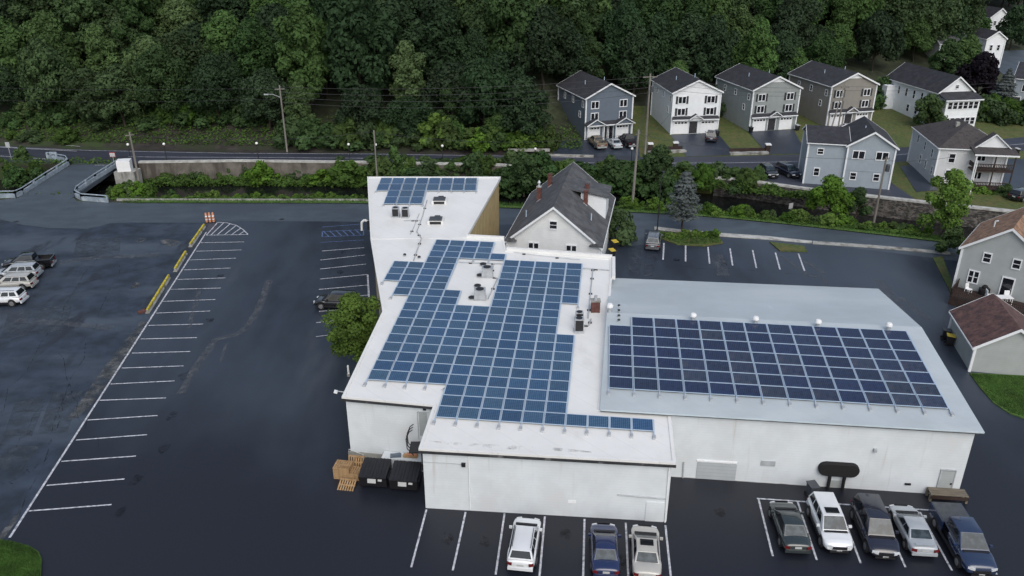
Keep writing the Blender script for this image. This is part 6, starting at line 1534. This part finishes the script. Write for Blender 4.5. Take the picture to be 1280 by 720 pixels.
sign('notice_board', 'white notice square on the stone wall below the light blue house', at(1015, 243, .4)-Vector((0, .6, .9)), 1.1, 1.0, .8, 'plate'); sign('bank_marker', 'small tilted white board in the bushes on the bank', at(988, 262, 0), .9, .7, .8, 'plate', az=.4)
t = thing('guard_rail', 'pale guard rail board along the verge in front of the wood', 'guard rail', ground(661, 193)+Vector((0, 0, 0))); b = MB(); b.box((0, 0, .75), (7.0, .12, .5)); b.build('rail_beam', 'concrete', t)
for k in (-3, -1, 1, 3): b = MB(); b.box((k, .15, .35), (.15, .15, .9)); b.build('post', 'wood_dark', t)
for i, (a_, b__, lab) in enumerate((((684, 195), (742, 196.5), 'long low concrete kerb at the driveway left of the slate duplex'), ((810, 192), (857, 189.5), 'pale concrete kerb step below the lawn with two pillars'), ((912, 193), (960, 192), 'pale concrete kerb step below the lawn by the sage duplex'))):
    p, q = ground(*a_), ground(*b__); d = q-p; t = thing('kerb_step', lab, 'kerb', (p+q)/2, math.atan2(d.y, d.x)); b = MB(); b.box((0, 0, .15), (d.length, 1.0 if i else .5, .36)); b.build('step', 'concrete', t)
    if i: b = MB(); b.box((0, 1.0, .35), (d.length*.92, .3, .8)); b.build('timber_edging', 'wood_dark', t)
for px, py, lab in ((812.5, 189, 'left stone pillar with white cap on the lawn edge'), (844, 187.5, 'right stone pillar with white cap on the lawn edge'), (959, 190, 'stone pillar with white cap at the sage duplex driveway')):
    t = thing('gate_pillar', lab, 'pillar', ground(px, py), 0, 'stone pillars along the driveways'); b = MB(); b.box((0, 0, .6), (.7, .7, 1.3)); b.build('shaft', 'wood_dark', t); b = MB(); b.box((0, 0, 1.34), (.9, .9, .2)); b.build('cap', 'white_paint', t)
# ------------------------------------------------------------------ world, light, camera
W_ = bpy.data.worlds.new('World'); S.world = W_; W_.use_nodes = True
nt = W_.node_tree; bg = nt.nodes['Background']
sky = nt.nodes.new('ShaderNodeTexSky'); sky.sky_type = 'NISHITA'; sky.sun_disc = False
EL, AZ = math.radians(46), math.radians(168)
sky.sun_elevation = EL; sky.sun_rotation = AZ; sky.air_density = 1.2; sky.dust_density = 2.5; sky.ozone_density = 1.0
hs = nt.nodes.new('ShaderNodeHueSaturation'); hs.inputs['Saturation'].default_value = .72; nt.links.new(sky.outputs[0], hs.inputs['Color']); nt.links.new(hs.outputs[0], bg.inputs[0]); bg.inputs[1].default_value = .13
sl = bpy.data.lights.new('sun', 'SUN'); sl.energy = 1.1; sl.angle = math.radians(55); sl.color = (1, .965, .91)
so = bpy.data.objects.new('sun', sl); COL.objects.link(so)
dirv = Vector((math.sin(AZ)*math.cos(EL), math.cos(AZ)*math.cos(EL), math.sin(EL)))
so.rotation_euler = (-dirv).to_track_quat('-Z', 'Y').to_euler(); so.location = (0, 0, 200)
cam = bpy.data.cameras.new('camera'); cam.sensor_width = 36; cam.lens = 36*F/1280; cam.clip_end = 2000; cam.clip_start = .5
co = bpy.data.objects.new('camera', cam); COL.objects.link(co); co.location = (0, 0, CH); co.rotation_euler = (math.pi/2-PITCH, 0, 0)
S.camera = co
S.render.engine = 'CYCLES'; S.render.resolution_x = 1024; S.render.resolution_y = 576
S.view_settings.view_transform = 'Standard'; S.view_settings.look = 'None'; S.view_settings.gamma = 1; S.view_settings.use_curve_mapping = False
S.view_settings.exposure = 0.28
S.cycles.max_bounces = 6; S.cycles.diffuse_bounces = 3; S.cycles.glossy_bounces = 3
